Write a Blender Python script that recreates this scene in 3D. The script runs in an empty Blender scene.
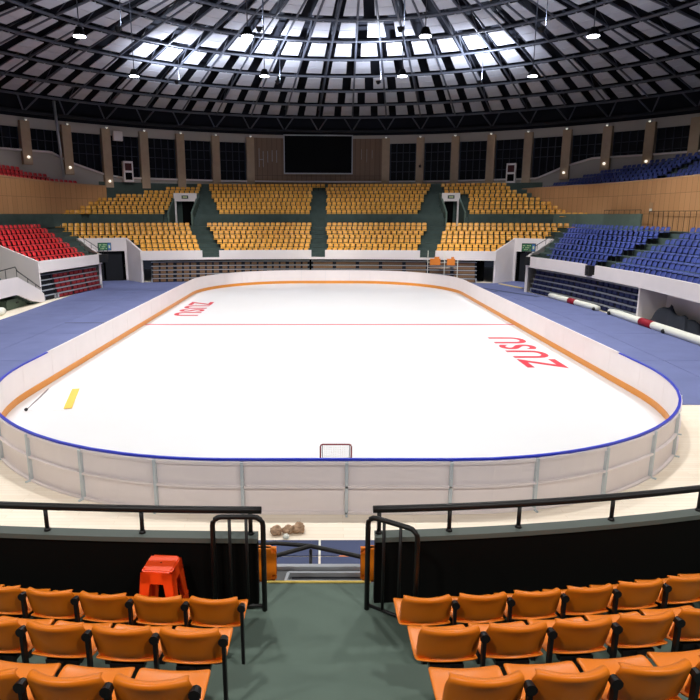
import bpy, bmesh, math, random
from mathutils import Vector, Matrix
random.seed(7)
PI = math.pi
S = bpy.context.scene
COL = S.collection
CAM = (-0.38, -31.0, 5.8)
PITCH = math.atan(131 / 600)

# ------------------------------------------------------------------ helpers
def srgb(c):
    return tuple(((v / 255) / 12.92 if v / 255 <= .04045 else ((v / 255 + .055) / 1.055) ** 2.4) for v in c)

MATS = {}
def mat(name, rgb, rough=.6, spec=.3, metal=0, noise=0, nscale=3, emit=None, estr=1, bump=0, coords='Object'):
    if name in MATS: return MATS[name]
    m = bpy.data.materials.new(name); m.use_nodes = True
    nt = m.node_tree; b = nt.nodes['Principled BSDF']
    c = srgb(rgb)
    b.inputs['Base Color'].default_value = (*c, 1)
    b.inputs['Roughness'].default_value = rough
    b.inputs['Specular IOR Level'].default_value = spec
    b.inputs['Metallic'].default_value = metal
    if noise or bump:
        tc = nt.nodes.new('ShaderNodeTexCoord'); nz = nt.nodes.new('ShaderNodeTexNoise')
        nz.inputs['Scale'].default_value = nscale; nz.inputs['Detail'].default_value = 4
        nt.links.new(tc.outputs[coords], nz.inputs['Vector'])
        if noise:
            r = nt.nodes.new('ShaderNodeValToRGB')
            r.color_ramp.elements[0].position = .3; r.color_ramp.elements[1].position = .7
            r.color_ramp.elements[0].color = (*[v * (1 - noise) for v in c], 1)
            r.color_ramp.elements[1].color = (*[min(1, v * (1 + noise)) for v in c], 1)
            nt.links.new(nz.outputs['Fac'], r.inputs['Fac']); nt.links.new(r.outputs['Color'], b.inputs['Base Color'])
        if bump:
            bp = nt.nodes.new('ShaderNodeBump'); bp.inputs['Strength'].default_value = bump
            nt.links.new(nz.outputs['Fac'], bp.inputs['Height']); nt.links.new(bp.outputs['Normal'], b.inputs['Normal'])
    if emit:
        b.inputs['Emission Color'].default_value = (*srgb(emit), 1); b.inputs['Emission Strength'].default_value = estr
    MATS[name] = m
    return m

def brickmat(name, c1, c2, mortar, w, h, msize=.01, rough=.6, axis='Z', off=0.0, squash=1):
    m = bpy.data.materials.new(name); m.use_nodes = True
    nt = m.node_tree; b = nt.nodes['Principled BSDF']; b.inputs['Roughness'].default_value = rough
    b.inputs['Specular IOR Level'].default_value = .3
    uv = nt.nodes.new('ShaderNodeUVMap' if axis == 'UV' else 'ShaderNodeTexCoord')
    br = nt.nodes.new('ShaderNodeTexBrick')
    br.offset = off
    br.inputs['Scale'].default_value = 1
    br.inputs['Brick Width'].default_value = w; br.inputs['Row Height'].default_value = h
    br.inputs['Mortar Size'].default_value = msize
    br.inputs['Color1'].default_value = (*srgb(c1), 1); br.inputs['Color2'].default_value = (*srgb(c2), 1)
    br.inputs['Mortar'].default_value = (*srgb(mortar), 1)
    nt.links.new(uv.outputs['UV' if axis == 'UV' else 'Object'], br.inputs['Vector'])
    nt.links.new(br.outputs['Color'], b.inputs['Base Color'])
    MATS[name] = m
    return m

def link(name, bm, m, parent=None, smooth=False):
    me = bpy.data.meshes.new(name)
    bmesh.ops.recalc_face_normals(bm, faces=bm.faces)
    bm.to_mesh(me); bm.free()
    if smooth:
        for p in me.polygons: p.use_smooth = True
    for mm in (m if isinstance(m, (list, tuple)) else [m]): me.materials.append(mm)
    o = bpy.data.objects.new(name, me); COL.objects.link(o)
    if parent: o.parent = parent
    return o

def tag(o, label, cat, group=None, kind=None):
    o['label'] = label; o['category'] = cat
    if group: o['group'] = group
    if kind: o['kind'] = kind
    return o
def struct(o, label=None):
    o['kind'] = 'structure'
    if label: o['label'] = label
    return o
def empty(name, label, cat, loc=(0, 0, 0), rz=0, group=None):
    o = bpy.data.objects.new(name, None); COL.objects.link(o); o.location = loc; o.rotation_euler = (0, 0, rz)
    o.empty_display_size = .2
    return tag(o, label, cat, group)

def box(bm, x0, x1, y0, y1, z0, z1, M=None):
    co = [(x0, y0, z0), (x1, y0, z0), (x1, y1, z0), (x0, y1, z0), (x0, y0, z1), (x1, y0, z1), (x1, y1, z1), (x0, y1, z1)]
    v = [bm.verts.new(M @ Vector(c) if M else c) for c in co]
    for f in ((0, 3, 2, 1), (4, 5, 6, 7), (0, 1, 5, 4), (1, 2, 6, 5), (2, 3, 7, 6), (3, 0, 4, 7)):
        bm.faces.new([v[i] for i in f])
    return v
def bar(bm, a, b, w, h=None, up=(0, 0, 1)):
    """rectangular bar between two points"""
    h = h or w
    a = Vector(a); b = Vector(b); d = b - a; L = d.length; d.normalize()
    u = Vector(up)
    if abs(d.dot(u)) > .98: u = Vector((0, 1, 0))
    s = d.cross(u).normalized(); u = s.cross(d).normalized()
    co = []
    for p in (a, b):
        for i, j in ((-1, -1), (1, -1), (1, 1), (-1, 1)): co.append(bm.verts.new(p + s * i * w / 2 + u * j * h / 2))
    for f in ((0, 3, 2, 1), (4, 5, 6, 7), (0, 1, 5, 4), (1, 2, 6, 5), (2, 3, 7, 6), (3, 0, 4, 7)):
        bm.faces.new([co[i] for i in f])
def tube(bm, pts, r, n=8, cap=True, closed=False):
    pts = [Vector(p) for p in pts]; rings = []
    N = len(pts)
    for i, p in enumerate(pts):
        if closed: d = pts[(i + 1) % N] - pts[i - 1]
        else: d = pts[min(i + 1, N - 1)] - pts[max(i - 1, 0)]
        d.normalize()
        u = Vector((0, 0, 1))
        if abs(d.dot(u)) > .9: u = Vector((0, 1, 0)) if abs(d.y) < .9 else Vector((1, 0, 0))
        s = d.cross(u).normalized(); u = s.cross(d).normalized()
        rr = r[i] if isinstance(r, (list, tuple)) else r
        rings.append([bm.verts.new(p + (s * math.cos(2 * PI * k / n) + u * math.sin(2 * PI * k / n)) * rr) for k in range(n)])
    for i in range(N if closed else N - 1):
        A = rings[i]; B = rings[(i + 1) % N]
        for k in range(n): bm.faces.new([A[k], A[(k + 1) % n], B[(k + 1) % n], B[k]])
    if cap and not closed:
        bm.faces.new(rings[0][::-1]); bm.faces.new(rings[-1])
def sweep(bm, stations, profile, close_profile=False, close_path=False, caps=False, uvl=None):
    """stations: (point, outward dir) in plan; profile: list of (offset, z) or callable(i)->list"""
    rows = []
    for i, (p, d) in enumerate(stations):
        pr = profile(i) if callable(profile) else profile
        rows.append([bm.verts.new((p[0] + d[0] * o, p[1] + d[1] * o, z)) for o, z in pr])
    n = len(rows); m = len(rows[0])
    for i in range(n if close_path else n - 1):
        A = rows[i]; B = rows[(i + 1) % n]
        for k in range(m if close_profile else m - 1):
            q = [A[k], A[(k + 1) % m], B[(k + 1) % m], B[k]]
            try: bm.faces.new(q)
            except ValueError: pass
    if caps and close_profile:
        bm.faces.new(rows[0][::-1]); bm.faces.new(rows[-1])
    return rows
ONES = ['', 'first', 'second', 'third', 'fourth', 'fifth', 'sixth', 'seventh', 'eighth', 'ninth', 'tenth', 'eleventh', 'twelfth',
        'thirteenth', 'fourteenth', 'fifteenth', 'sixteenth', 'seventeenth', 'eighteenth', 'nineteenth']
TENS = ['', '', 'twent', 'thirt', 'fort', 'fift', 'sixt', 'sevent', 'eight', 'ninet']
def nth(n):
    if n < 20: return ONES[n]
    t, o = divmod(n, 10)
    return TENS[t] + 'ieth' if o == 0 else TENS[t] + 'y-' + ONES[o]

# ------------------------------------------------------------------ materials
M_ice = mat('ice_white', (216, 216, 218), .35, .4, noise=.01, nscale=.6)
M_board = mat('board_white', (238, 228, 227), .45, .3, noise=.02, nscale=1.2)
M_frame = mat('frame_grey_white', (196, 204, 208), .4, .4)
M_cap = mat('cap_blue', (34, 52, 190), .35, .5)
M_kick = mat('kick_orange', (226, 146, 56), .4, .4)
M_fascia = mat('fascia_paint', (230, 222, 220), .7, .2, noise=.03, nscale=.7)
M_conc = mat('tier_green', (68, 82, 78), .8, .2, noise=.12, nscale=1.5)
M_concg = mat('walk_green', (96, 112, 102), .75, .2, noise=.06, nscale=2)
M_yel = mat('seat_yellow', (236, 172, 66), .35, .45)
M_yelf = mat('seat_amber', (236, 128, 24), .38, .45)
M_red = mat('seat_red', (214, 56, 62), .32, .45)
M_blue = mat('seat_blue', (66, 80, 146), .32, .45)
M_black = mat('black_metal', (20, 19, 20), .45, .4)
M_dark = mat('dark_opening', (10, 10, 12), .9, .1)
M_parap = mat('parapet_black', (10, 10, 9), .8, .1)
M_cap2 = mat('ledge_grey', (92, 100, 95), .6, .3)
M_win = mat('night_glass', (8, 10, 20), .4, .1)
M_mull = mat('mullion', (44, 48, 62), .5, .3)
M_pill = mat('pillar_beige', (182, 160, 136), .8, .2, noise=.05, nscale=2)
M_wallw = mat('wall_pale', (180, 174, 168), .85, .2)
M_beam = mat('roof_steel', (88, 92, 104), .5, .4)
M_roof = mat('roof_deck', (34, 36, 44), .85, .1, noise=.1, nscale=.3)
M_panel = mat('roof_panel', (196, 198, 208), .7, .2, noise=.05, nscale=.6)
M_metal = mat('bright_rail', (176, 180, 186), .35, .5, metal=.3)
M_dkmetal = mat('bleacher_dark', (26, 28, 34), .6, .3)
M_redline = mat('red_paint', (196, 96, 106), .5, .3)
M_letter = mat('letter_red', (196, 34, 54), .5, .3)
M_white = mat('white_pad', (226, 226, 214), .6, .3)
M_band = mat('band_red', (150, 22, 40), .6, .3)
M_tarp = mat('tarp_grey', (66, 70, 80), .8, .2, bump=.2, nscale=6)
M_crate = mat('crate_green', (92, 108, 92), .7, .2)
M_orange = mat('stool_orange', (250, 78, 20), .38, .5)
M_paper = mat('paper_brown', (168, 138, 112), .85, .1, noise=.25, nscale=14)
M_sheet = mat('ice_sheet_white', (244, 244, 244), .5, .3)
M_lamp = mat('lamp_glow', (255, 255, 255), emit=(240, 245, 255), estr=14)
M_lampd = mat('small_lamp_glow', (255, 255, 255), emit=(255, 244, 225), estr=.9)
M_goal = mat('goal_red', (120, 36, 42), .4, .4)
M_goalw = mat('goal_grey', (120, 112, 112), .4, .4)
M_net = mat('net_white', (226, 222, 216), .8, .1)
M_screen = mat('screen_black', (4, 6, 10), .6, .1)
M_sgreen = mat('sign_green', (40, 92, 66), .5, .3, emit=(50, 120, 80), estr=.12)
M_sblue = mat('sign_blue', (60, 100, 150), .5, .3, emit=(60, 110, 170), estr=.12)
M_stext = mat('sign_text', (190, 200, 150), .5, .3)

# wood court floor, strips running across
m = brickmat('court_wood', (252, 240, 222), (246, 232, 212), (232, 214, 190), 2.2, .12, .004, .42, off=.37)
M_wood = m
M_mat = mat('floor_mat_blue', (106, 114, 156), .8, .2, noise=.07, nscale=.9)
M_mat2 = mat('floor_mat_blue_dark', (70, 78, 108), .8, .2, noise=.07, nscale=.9)
M_beige = brickmat('beige_wood_panel', (200, 150, 104), (192, 142, 96), (120, 88, 58), .62, 1.45, .012, .55, axis='UV')
M_backw = brickmat('back_wall_panel', (136, 112, 94), (128, 105, 88), (88, 72, 62), .55, 5, .02, .7, axis='UV')

# ------------------------------------------------------------------ camera
cd = bpy.data.cameras.new('camera'); cam = bpy.data.objects.new('camera', cd); COL.objects.link(cam)
cam.location = CAM; cam.rotation_euler = (PI / 2 - PITCH, 0, 0)
cd.sensor_width = 36; cd.lens = 36 * 600 / 700
cd.shift_x = (350 - 323) / 700; cd.shift_y = (345 - 350) / 700
cd.clip_end = 300
S.camera = cam
def project(x, y, z):
    c, s = math.cos(PITCH), math.sin(PITCH)
    dx, dy, dz = x - CAM[0], y - CAM[1], z - CAM[2]
    d = dy * c - dz * s
    if d < .2: return None
    return 323 + 600 * dx / d, 345 - 600 * (dy * s + dz * c) / d
def in_view(x, y, z, m=12):
    p = project(x, y, z)
    return p is not None and -m < p[0] < 700 + m and -m < p[1] < 700 + m

# ------------------------------------------------------------------ plan of the arena
CX, CY, RW = 1.6, 1.2, 38.3
def cylpt(deg, r=RW): return (CX + r * math.sin(math.radians(deg)), CY + r * math.cos(math.radians(deg)))
def yf(x): return 22.2 - .0075 * (x + 2) ** 2
def lerp_tab(tab, v):
    if v <= tab[0][0]: return tab[0][1]
    for (a, p), (b, q) in zip(tab, tab[1:]):
        if v <= b: return p + (q - p) * (v - a) / (b - a)
    return tab[-1][1]
def xr(y): return lerp_tab([(-16, 15.6), (-8, 16.3), (-3, 16.6), (1, 16.75), (6, 16.4), (10, 15.85), (14, 15.0), (20, 14.6), (40, 14.4)], y)
def xl(y): return -lerp_tab([(-16, 19.4), (5, 19.6), (9.5, 19.4), (12, 18.9), (16.5, 18.1), (20, 17.6), (40, 17.4)], y)
NR = 7
def row_o(k): return .85 * k          # inner edge of tread k
def row_z(k): return 2.1 + .36 * k
Z_WALK = 4.62; Z_PAR = 5.8
UP_O = 7.55
def uz(j): return 5.45 + .4 * j
E1R, P1R, P2R, E2R = (14.2, yf(14.2)), (16.3, 22.0), (18.9, 19.9), (14.95, 14.3)
E1L, P1L, P2L, E2L = (-15.9, yf(-15.9)), (-17.7, 22.7), (-21.5, 21.4), (-18.1, 16.9)
VL = (-15.4, -13.1); VR = (11.5, 13.3)   # upper vomitories

# ------------------------------------------------------------------ floor
bm = bmesh.new()
for (a, b) in [(0, 1)]:
    n = 96; c = bm.verts.new((CX, CY, 0)); ring = [bm.verts.new((*cylpt(360 * i / n, RW + .5), 0)) for i in range(n)]
    for i in range(n): bm.faces.new([c, ring[i], ring[(i + 1) % n]])
struct(link('floor', bm, M_wood), 'pale varnished wooden court floor under the rink')

# rink
RX, RY, RR = 9.85, 20.05, 7.6
RCX = -.05
def rink_pts(step=.5):
    out = []
    L = RX - RR; H = RY - RR
    def arc(cx, cy, a0):
        n = 16
        return [((RCX + cx + RR * math.cos(a0 + PI / 2 * i / n), cy + RR * math.sin(a0 + PI / 2 * i / n)), (math.cos(a0 + PI / 2 * i / n), math.sin(a0 + PI / 2 * i / n))) for i in range(n + 1)]
    for seq in (arc(L, H, 0), arc(-L, H, PI / 2), arc(-L, -H, PI), arc(L, -H, 3 * PI / 2)): out += seq
    # fill straight runs
    res = []
    for i, (p, d) in enumerate(out):
        q, e = out[(i + 1) % len(out)]
        res.append((p, d)); dist = math.dist(p, q); n = int(dist / 1.0)
        if n > 1:
            for k in range(1, n): res.append(((p[0] + (q[0] - p[0]) * k / n, p[1] + (q[1] - p[1]) * k / n), d))
    return res
RP = rink_pts()
bm = bmesh.new()
top = [bm.verts.new((p[0] - d[0] * .02, p[1] - d[1] * .02, .03)) for p, d in RP]
bot = [bm.verts.new((p[0] - d[0] * .02, p[1] - d[1] * .02, .002)) for p, d in RP]
bm.faces.new(top); bm.faces.new(bot[::-1])
for i in range(len(top)): bm.faces.new([top[i], bot[i], bot[(i + 1) % len(top)], top[(i + 1) % len(top)]])
tag(link('rink_surface', bm, M_ice), 'glossy white skating rink surface inside the low boards', 'rink')

bar_root = empty('rink_barrier', 'low white rink boards with blue cap rail and orange kick strip', 'barrier')
# resample perimeter by length, start at middle of near side so posts fall like in the photo
def resample(pts, ds, s0):
    segs = []; tot = 0
    for i in range(len(pts)):
        (p, d), (q, e) = pts[i], pts[(i + 1) % len(pts)]
        l = math.dist(p, q); segs.append((tot, l, p, d, q, e)); tot += l
    def at(s):
        s %= tot
        for a, l, p, d, q, e in segs:
            if a <= s <= a + l + 1e-9 and l > 0:
                t = (s - a) / l
                dd = Vector((d[0] + (e[0] - d[0]) * t, d[1] + (e[1] - d[1]) * t)).normalized()
                return (p[0] + (q[0] - p[0]) * t, p[1] + (q[1] - p[1]) * t), (dd.x, dd.y)
    return at, tot
ratt, RTOT = resample(RP, 0, 0)
# arc length of the point x=-0.02 (post seen at x=346) on near side
s_c = min(((abs(ratt(q * .02)[0][0] - .08) if ratt(q * .02)[0][1] < -19.9 else 9), q * .02) for q in range(int(RTOT / .02)))[1]
half = [2.0] + [1.7] * 7 + [2.04] * 12 + [1.7] * 7 + [2.0]
hs = RTOT / 2 / sum(half); cuts = [s_c]
for l in half + half[::-1]: cuts.append(cuts[-1] + l * (RTOT / 2 / sum(half)))
for i in range(len(cuts) - 1):
    s = cuts[i]; PW = cuts[i + 1] - s
    st = [ratt(s + .006 + (PW - .012) * k / 6) for k in range(7)]
    bm = bmesh.new()
    sweep(bm, st, [(0, .03), (0, 1.11), (.03, 1.11), (.03, .03)], close_profile=True, caps=True)
    link('board_panel', bm, M_board, bar_root)
    bm = bmesh.new()
    (px, py), (dx, dy) = ratt(s)
    MM = Matrix.Translation((px, py, 0)) @ Matrix.Rotation(math.atan2(dy, dx), 4, 'Z')
    box(bm, .031, .1, -.03, .03, 0, 1.10, MM)
    box(bm, .1, .2, -.02, .02, 0, .03, MM)
    link('post', bm, M_frame, bar_root)
full = [ratt(k * RTOT / 260) for k in range(260)]
def runs(test):
    # contiguous run of perimeter stations satisfying test (closed list rotated)
    k0 = next(k for k in range(len(full)) if test(full[k][0]) and not test(full[k - 1][0]))
    out = []
    for q in range(len(full)):
        f = full[(k0 + q) % len(full)]
        if not test(f[0]): break
        out.append(f)
    return out
for nm, lab, prof, mm, st, cl in (
        ('cap_rail', 'blue cap rail around the near end', [(-.02, 1.11), (-.02, 1.15), (.04, 1.15), (.04, 1.11)], M_cap, runs(lambda p: p[1] < -10.6), False),
        ('cap_rail', 'pale cap rail along the far part', [(-.02, 1.11), (-.02, 1.15), (.04, 1.15), (.04, 1.11)], M_board, runs(lambda p: p[1] >= -11.0), False),
        ('kick_strip', 'orange kick strip', [(-.015, .03), (-.015, .25), (-.001, .25), (-.001, .03)], M_kick, full, True),
        ('top_rail', None, [(.031, 1.03), (.031, 1.1), (.07, 1.1), (.07, 1.03)], M_board, full, True),
        ('middle_rail', None, [(.031, .56), (.031, .6), (.1, .6), (.1, .56)], M_board, full, True),
        ('bottom_rail', None, [(.031, 0.005), (.031, .05), (.1, .05), (.1, 0.005)], M_board, full, True)):
    bm = bmesh.new(); sweep(bm, st, prof, close_profile=True, close_path=cl, caps=not cl)
    o = link(nm, bm, mm, bar_root)
    if lab: o['label'] = lab

# ice markings
bm = bmesh.new(); box(bm, RCX - RX + .03, RCX + RX - .03, .42, .7, .0301, .036)
tag(link('center_line', bm, M_redline), 'thin red line painted across the white rink', 'painted line')
def text_mesh(body, name, m, size, M, extrude=.003, parent=None):
    cu = bpy.data.curves.new(name, 'FONT'); cu.body = body; cu.size = size; cu.extrude = extrude
    cu.space_character = 1.15; cu.align_x = 'CENTER'; cu.offset = .02 * size
    t = bpy.data.objects.new(name, cu); COL.objects.link(t)
    bpy.context.view_layer.update()
    me = bpy.data.meshes.new_from_object(t.evaluated_get(bpy.context.evaluated_depsgraph_get()))
    bpy.data.objects.remove(t); bpy.data.curves.remove(cu)
    me.name = name
    me.materials.clear(); me.materials.append(m)
    me.transform(M)
    o = bpy.data.objects.new(name, me); COL.objects.link(o)
    if parent: o.parent = parent
    return o
# right: baseline on the outer side, up = -x, reading direction +y
o = text_mesh('ZUSU', 'painted_word', M_letter, 2.15, Matrix.Translation((9.0, -5.75, .036)) @ Matrix.Rotation(PI / 2, 4, 'Z'))
tag(o, 'red lettering ZUSU on the ice beside the right boards', 'lettering')
o = text_mesh('ZUSU', 'painted_word', M_letter, 2.05, Matrix.Translation((-9.1, 6.1, .036)) @ Matrix.Rotation(-PI / 2, 4, 'Z'))
tag(o, 'small red lettering ZUSU on the ice beyond the centre line at left', 'lettering')
bm = bmesh.new()
box(bm, -9.9 + .55, -8.2, -13.75, -11.5, .03, .045)
tag(link('ice_sheet', bm, M_sheet), 'thin white sheet lying on the ice near the left boards', 'sheet')
bm = bmesh.new()
for a, b in (((-8.11, -13.67), (-8.69, -11.6)),):
    bar(bm, (*a, .055), (*b, .055), .24, .02)
tag(link('yellow_board', bm, mat('board_yellow', (238, 190, 84), .5)), 'flat yellow board lying on the white ice at left', 'board')
t = empty('hockey_stick', 'thin dark stick lying along the left edge of the ice sheet', 'stick')
bm = bmesh.new(); tube(bm, [(-9.28, -13.8, .06), (-9.62, -11.6, .06)], .014, 6); link('shaft', bm, M_goalw, t)
bm = bmesh.new(); bmesh.ops.create_icosphere(bm, subdivisions=2, radius=.055, matrix=Matrix.Translation((-9.27, -13.86, .085)) @ Matrix.Diagonal((1, 1.3, .9, 1))); link('knob', bm, M_black, t, True)

# small goal
gx0, gx1, gy, gz = -.44, .28, -17.85, .56
t = empty('mini_goal', 'small red-topped hockey goal standing just inside the near boards', 'goal', (-.08, gy, .03))
def loc(o, t):
    o.matrix_parent_inverse = Matrix.Translation(-Vector(t.location)); return o
bm = bmesh.new()
r = .05
pts = [(gx0, gy, .03), (gx0, gy, gz - r), (gx0 + r * .3, gy, gz - r * .3), (gx0 + r, gy, gz), (gx1 - r, gy, gz), (gx1 - r * .3, gy, gz - r * .3), (gx1, gy, gz - r), (gx1, gy, .03)]
tube(bm, pts, .02, 8); loc(link('goal_frame', bm, M_goal, t, True), t)
bm = bmesh.new()
for x in (gx0, gx1):
    tube(bm, [(x, gy, gz - .03), (x * .9, gy + .32, gz - .12), (x * .9, gy + .4, .05)], .01, 6)
tube(bm, [(gx0 * .9, gy + .4, .05), (gx1 * .9, gy + .4, .05)], .01, 6)
tube(bm, [(gx0 * .9, gy + .32, gz - .12), (gx1 * .9, gy + .32, gz - .12)], .01, 6)
loc(link('back_frame', bm, M_goalw, t, True), t)
bm = bmesh.new()
for i in range(13):
    x = gx0 * .9 + (gx1 - gx0) * .9 * i / 12; tube(bm, [(x, gy + .32, gz - .12), (x, gy + .4, .05)], .003, 4)
    tube(bm, [(x / .9, gy, gz - .01), (x, gy + .32, gz - .12)], .003, 4)
for k in range(8):
    z = .05 + (gz - .17) * k / 8; tube(bm, [(gx0 * .9, gy + .4 - .01 * k, z), (gx1 * .9, gy + .4 - .01 * k, z)], .003, 4)
loc(link('net', bm, M_net, t), t)

# ------------------------------------------------------------------ floor mats
def matslab(poly, m, label, group, z=.02):
    bm = bmesh.new()
    tp = [bm.verts.new((x, y, z)) for x, y in poly]; bt = [bm.verts.new((x, y, .001)) for x, y in poly]
    bm.faces.new(tp); bm.faces.new(bt[::-1]); n = len(poly)
    for i in range(n): bm.faces.new([tp[i], bt[i], bt[(i + 1) % n], tp[(i + 1) % n]])
    return tag(link('floor_mat', bm, m), label, 'floor mat', group)
ym = [-13.2, -7.5, -1.8, 4.0, 9.6, 15.4]
LW = ['nearest', 'second nearest', 'third nearest', 'third from the far end', 'second from the far end', 'farthest']
for side, sx in (('left', -1), ('right', 1)):
    xin = 10.35
    for i in range(5):
        y0, y1 = ym[i] + .02, ym[i + 1] - .02
        def xo(y): return (-18.45 - .25 * (y > 8.5)) if sx < 0 else xr(y) + .1
        for j in range(2):
            f0, f1 = j / 2, (j + 1) / 2
            def X(y, f): return sx * xin + (xo(y) - sx * xin) * f
            g = .015 * sx
            def fi(y, f):   # skirt the rounded corner of the rink
                return X(y, f)
            poly = [(fi(y0, f0) + g, y0), (X(y0, f1) - g, y0), (X(y1, f1) - g, y1), (fi(y1, f0) + g, y1)]
            words = ['nearest', 'second', 'third', 'fourth', 'fifth'][i]
            matslab(poly, M_mat, f'blue floor mat, {words} from the camera in the {"inner" if j == 0 else "outer"} row, {side} of the rink', 'blue mats beside the rink')
# far corners (mats outside the rounded rink corners) and far strip
def corner_mat(sx):
    pts = [(sx * 10.35, 15.44)]
    H = RY - RR
    for i in range(9):
        a = math.radians(22 + 68 * i / 8); pts.append((RCX + sx * (RX - RR + (RR + .35) * math.cos(a)), H + (RR + .35) * math.sin(a)))
    pts += [(sx * 1.9, yf(sx * 1.9) + .2), ((E1L[0] if sx < 0 else E1R[0]), yf(sx * 14)), (P1L if sx < 0 else P1R), (P2L if sx < 0 else P2R), (E2L if sx < 0 else E2R), (-18.3 if sx < 0 else 14.9, 15.44)]
    matslab(pts, M_mat, f'large blue floor mat filling the far {"left" if sx < 0 else "right"} corner outside the boards', 'blue mats beside the rink')
corner_mat(-1); corner_mat(1)
for i, (a, b) in enumerate(((-7.2, -.46), (-.42, 7.2))):
    for j, (c, d) in enumerate(((-21.62, -21.12), (-24.6, -21.66))):
        matslab([(a, c), (b, c), (b, d), (a, d)], M_mat2, f'dark blue mat {"left" if i == 0 else "right"} of the white seam, {"narrow strip nearest the boards" if j == 0 else "wide piece close to the stair gap"}', 'dark blue mats below the stair gap')
# white seam and orange seam tapes
bm = bmesh.new(); box(bm, -.458, -.422, -21.6, -21.13, .001, .022)
tag(link('seam_tape', bm, M_white), 'short white tape along the seam between the two near blue mats', 'tape')
bm = bmesh.new(); box(bm, -.1, 1.4, -21.655, -21.625, .001, .022)
tag(link('seam_tape', bm, mat('tape_orange', (220, 130, 80))), 'thin orange tape edging the near blue mat', 'tape')
bm = bmesh.new(); bar(bm, (-14.4, -.2+1.3, .026), (-10.6, 1.1, .026), .08, .008)
tag(link('dark_strap', bm, M_black), 'thin dark strap lying across the left blue mats', 'strap')
bm = bmesh.new()
bar(bm, (12.3, 16.8, .028), (15.0, 11.6, .028), .35, .01); bar(bm, (12.2, 15.2, .028), (12.9, 14.5, .028), .25, .01)
tag(link('dark_tape', bm, M_mat2), 'dark tape patch on the blue mats near the right bleacher end', 'tape')

# paper bags pile
for w, x, y, q in (('leftmost', -1.24, -20.88, .11), ('middle', -1.03, -20.84, .1), ('rightmost and largest', -.83, -20.8, .12), ('white', -1.06, -21.04, .06)):
    bm = bmesh.new(); bmesh.ops.create_icosphere(bm, subdivisions=3, radius=q)
    for v in bm.verts:
        v.co *= 1 + random.uniform(-.12, .12) + .14 * math.sin(v.co.x * 40 + v.co.y * 25); v.co.z *= .8
        v.co.z = max(v.co.z, -q * .7); v.co += Vector((x, y, q * .7 + .002))
    if w == 'white': tag(link('crumpled_paper', bm, M_white), 'small white crumpled paper in front of the brown bags on the floor', 'paper')
    else: tag(link('crumpled_bag', bm, M_paper), f'crumpled brown bag on the pale floor before the boards, {w} of three', 'bag', 'brown bags on the floor')

# ------------------------------------------------------------------ seating tiers (concrete)
def far_st(x): return ((x, yf(x)), (0, 1))
def right_st(y): return ((xr(y), y), (1, 0))
def left_st(y): return ((xl(y), y), (-1, 0))
def frange(a, b, st):
    n = max(1, round((b - a) / st)); return [a + (b - a) * i / n for i in range(n + 1)]
def tier_profile(omin, zb=1.95):
    pr = [(0, zb)]
    for k in range(NR):
        pr += [(row_o(k), row_z(k)), (row_o(k + 1), row_z(k))]
    pr += [(row_o(NR), Z_WALK), (UP_O - .1, Z_WALK)]
    out = []
    # step height at omin
    zo = zb
    if omin > 0:
        zo = row_z(min(NR - 1, int(omin / .85)))
    for i, (o, z) in enumerate(pr):
        if o < omin: out.append((omin, 2.6 if i == 0 else max(zo, 2.75)))
        else: out.append((o, z))
    return out
def seg_y_on_line(P, Q, x):
    t = (x - P[0]) / (Q[0] - P[0]); return P[1] + (Q[1] - P[1]) * t
def far_omin(x):
    if x > E1R[0]:
        if x <= P1R[0]: y = seg_y_on_line(E1R, P1R, x)
        else: y = seg_y_on_line(P1R, P2R, min(x, P2R[0]))
        return max(0, y - yf(x)) + .12
    if x < E1L[0]:
        if x >= P1L[0]: y = seg_y_on_line(E1L, P1L, x)
        else: y = seg_y_on_line(P1L, P2L, max(x, P2L[0]))
        return max(0, y - yf(x)) + .12
    return 0
xs = frange(-26, -21.3, 1.2) + frange(-21.29, -17.71, .45) + frange(-17.69, -15.91, .4) + frange(-15.89, 14.19, 1) + frange(14.21, 16.19, .4) + frange(16.21, 18.8, .4) + frange(18.81, 24, 1.2)
bm = bmesh.new(); sweep(bm, [far_st(x) for x in xs], lambda i: tier_profile(far_omin(xs[i])))
struct(link('floor_lower_tier_far', bm, M_conc), 'dark green stepped concrete of the far lower stand')
def side_omin(y, E, P):
    if y <= E[1]: return 0
    if y <= P[1]: return abs(E[0] + (P[0] - E[0]) * (y - E[1]) / (P[1] - E[1]) - (xr(y) if E[0] > 0 else xl(y))) + .12
    return abs(P[0] - (xr(y) if E[0] > 0 else xl(y))) + .12
ys = frange(-13, 14.25, 1.2) + frange(14.31, 19.95, .5) + frange(20.05, 26, 1)
bm = bmesh.new(); sweep(bm, [right_st(y) for y in ys], lambda i: tier_profile(side_omin(ys[i], E2R, P2R)))
struct(link('floor_lower_tier_right', bm, M_conc), 'dark green stepped concrete of the right lower stand')
ys2 = frange(9.2, 16.85, 1.2) + frange(16.95, 22.85, .5) + frange(22.95, 28, 1)
bm = bmesh.new(); sweep(bm, [left_st(y) for y in ys2], lambda i: tier_profile(side_omin(ys2[i], E2L, P2L)))
struct(link('floor_lower_tier_left', bm, M_conc), 'dark green stepped concrete of the left lower stand')
# left tier continues beyond the stair gap (towards the camera)
ys3 = frange(-13, 3.4, 1.2)
bm = bmesh.new(); sweep(bm, [left_st(y) for y in ys3], tier_profile(0))
struct(link('floor_lower_tier_left', bm, M_conc), 'dark green stepped concrete of the left lower stand nearest the camera')

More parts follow.
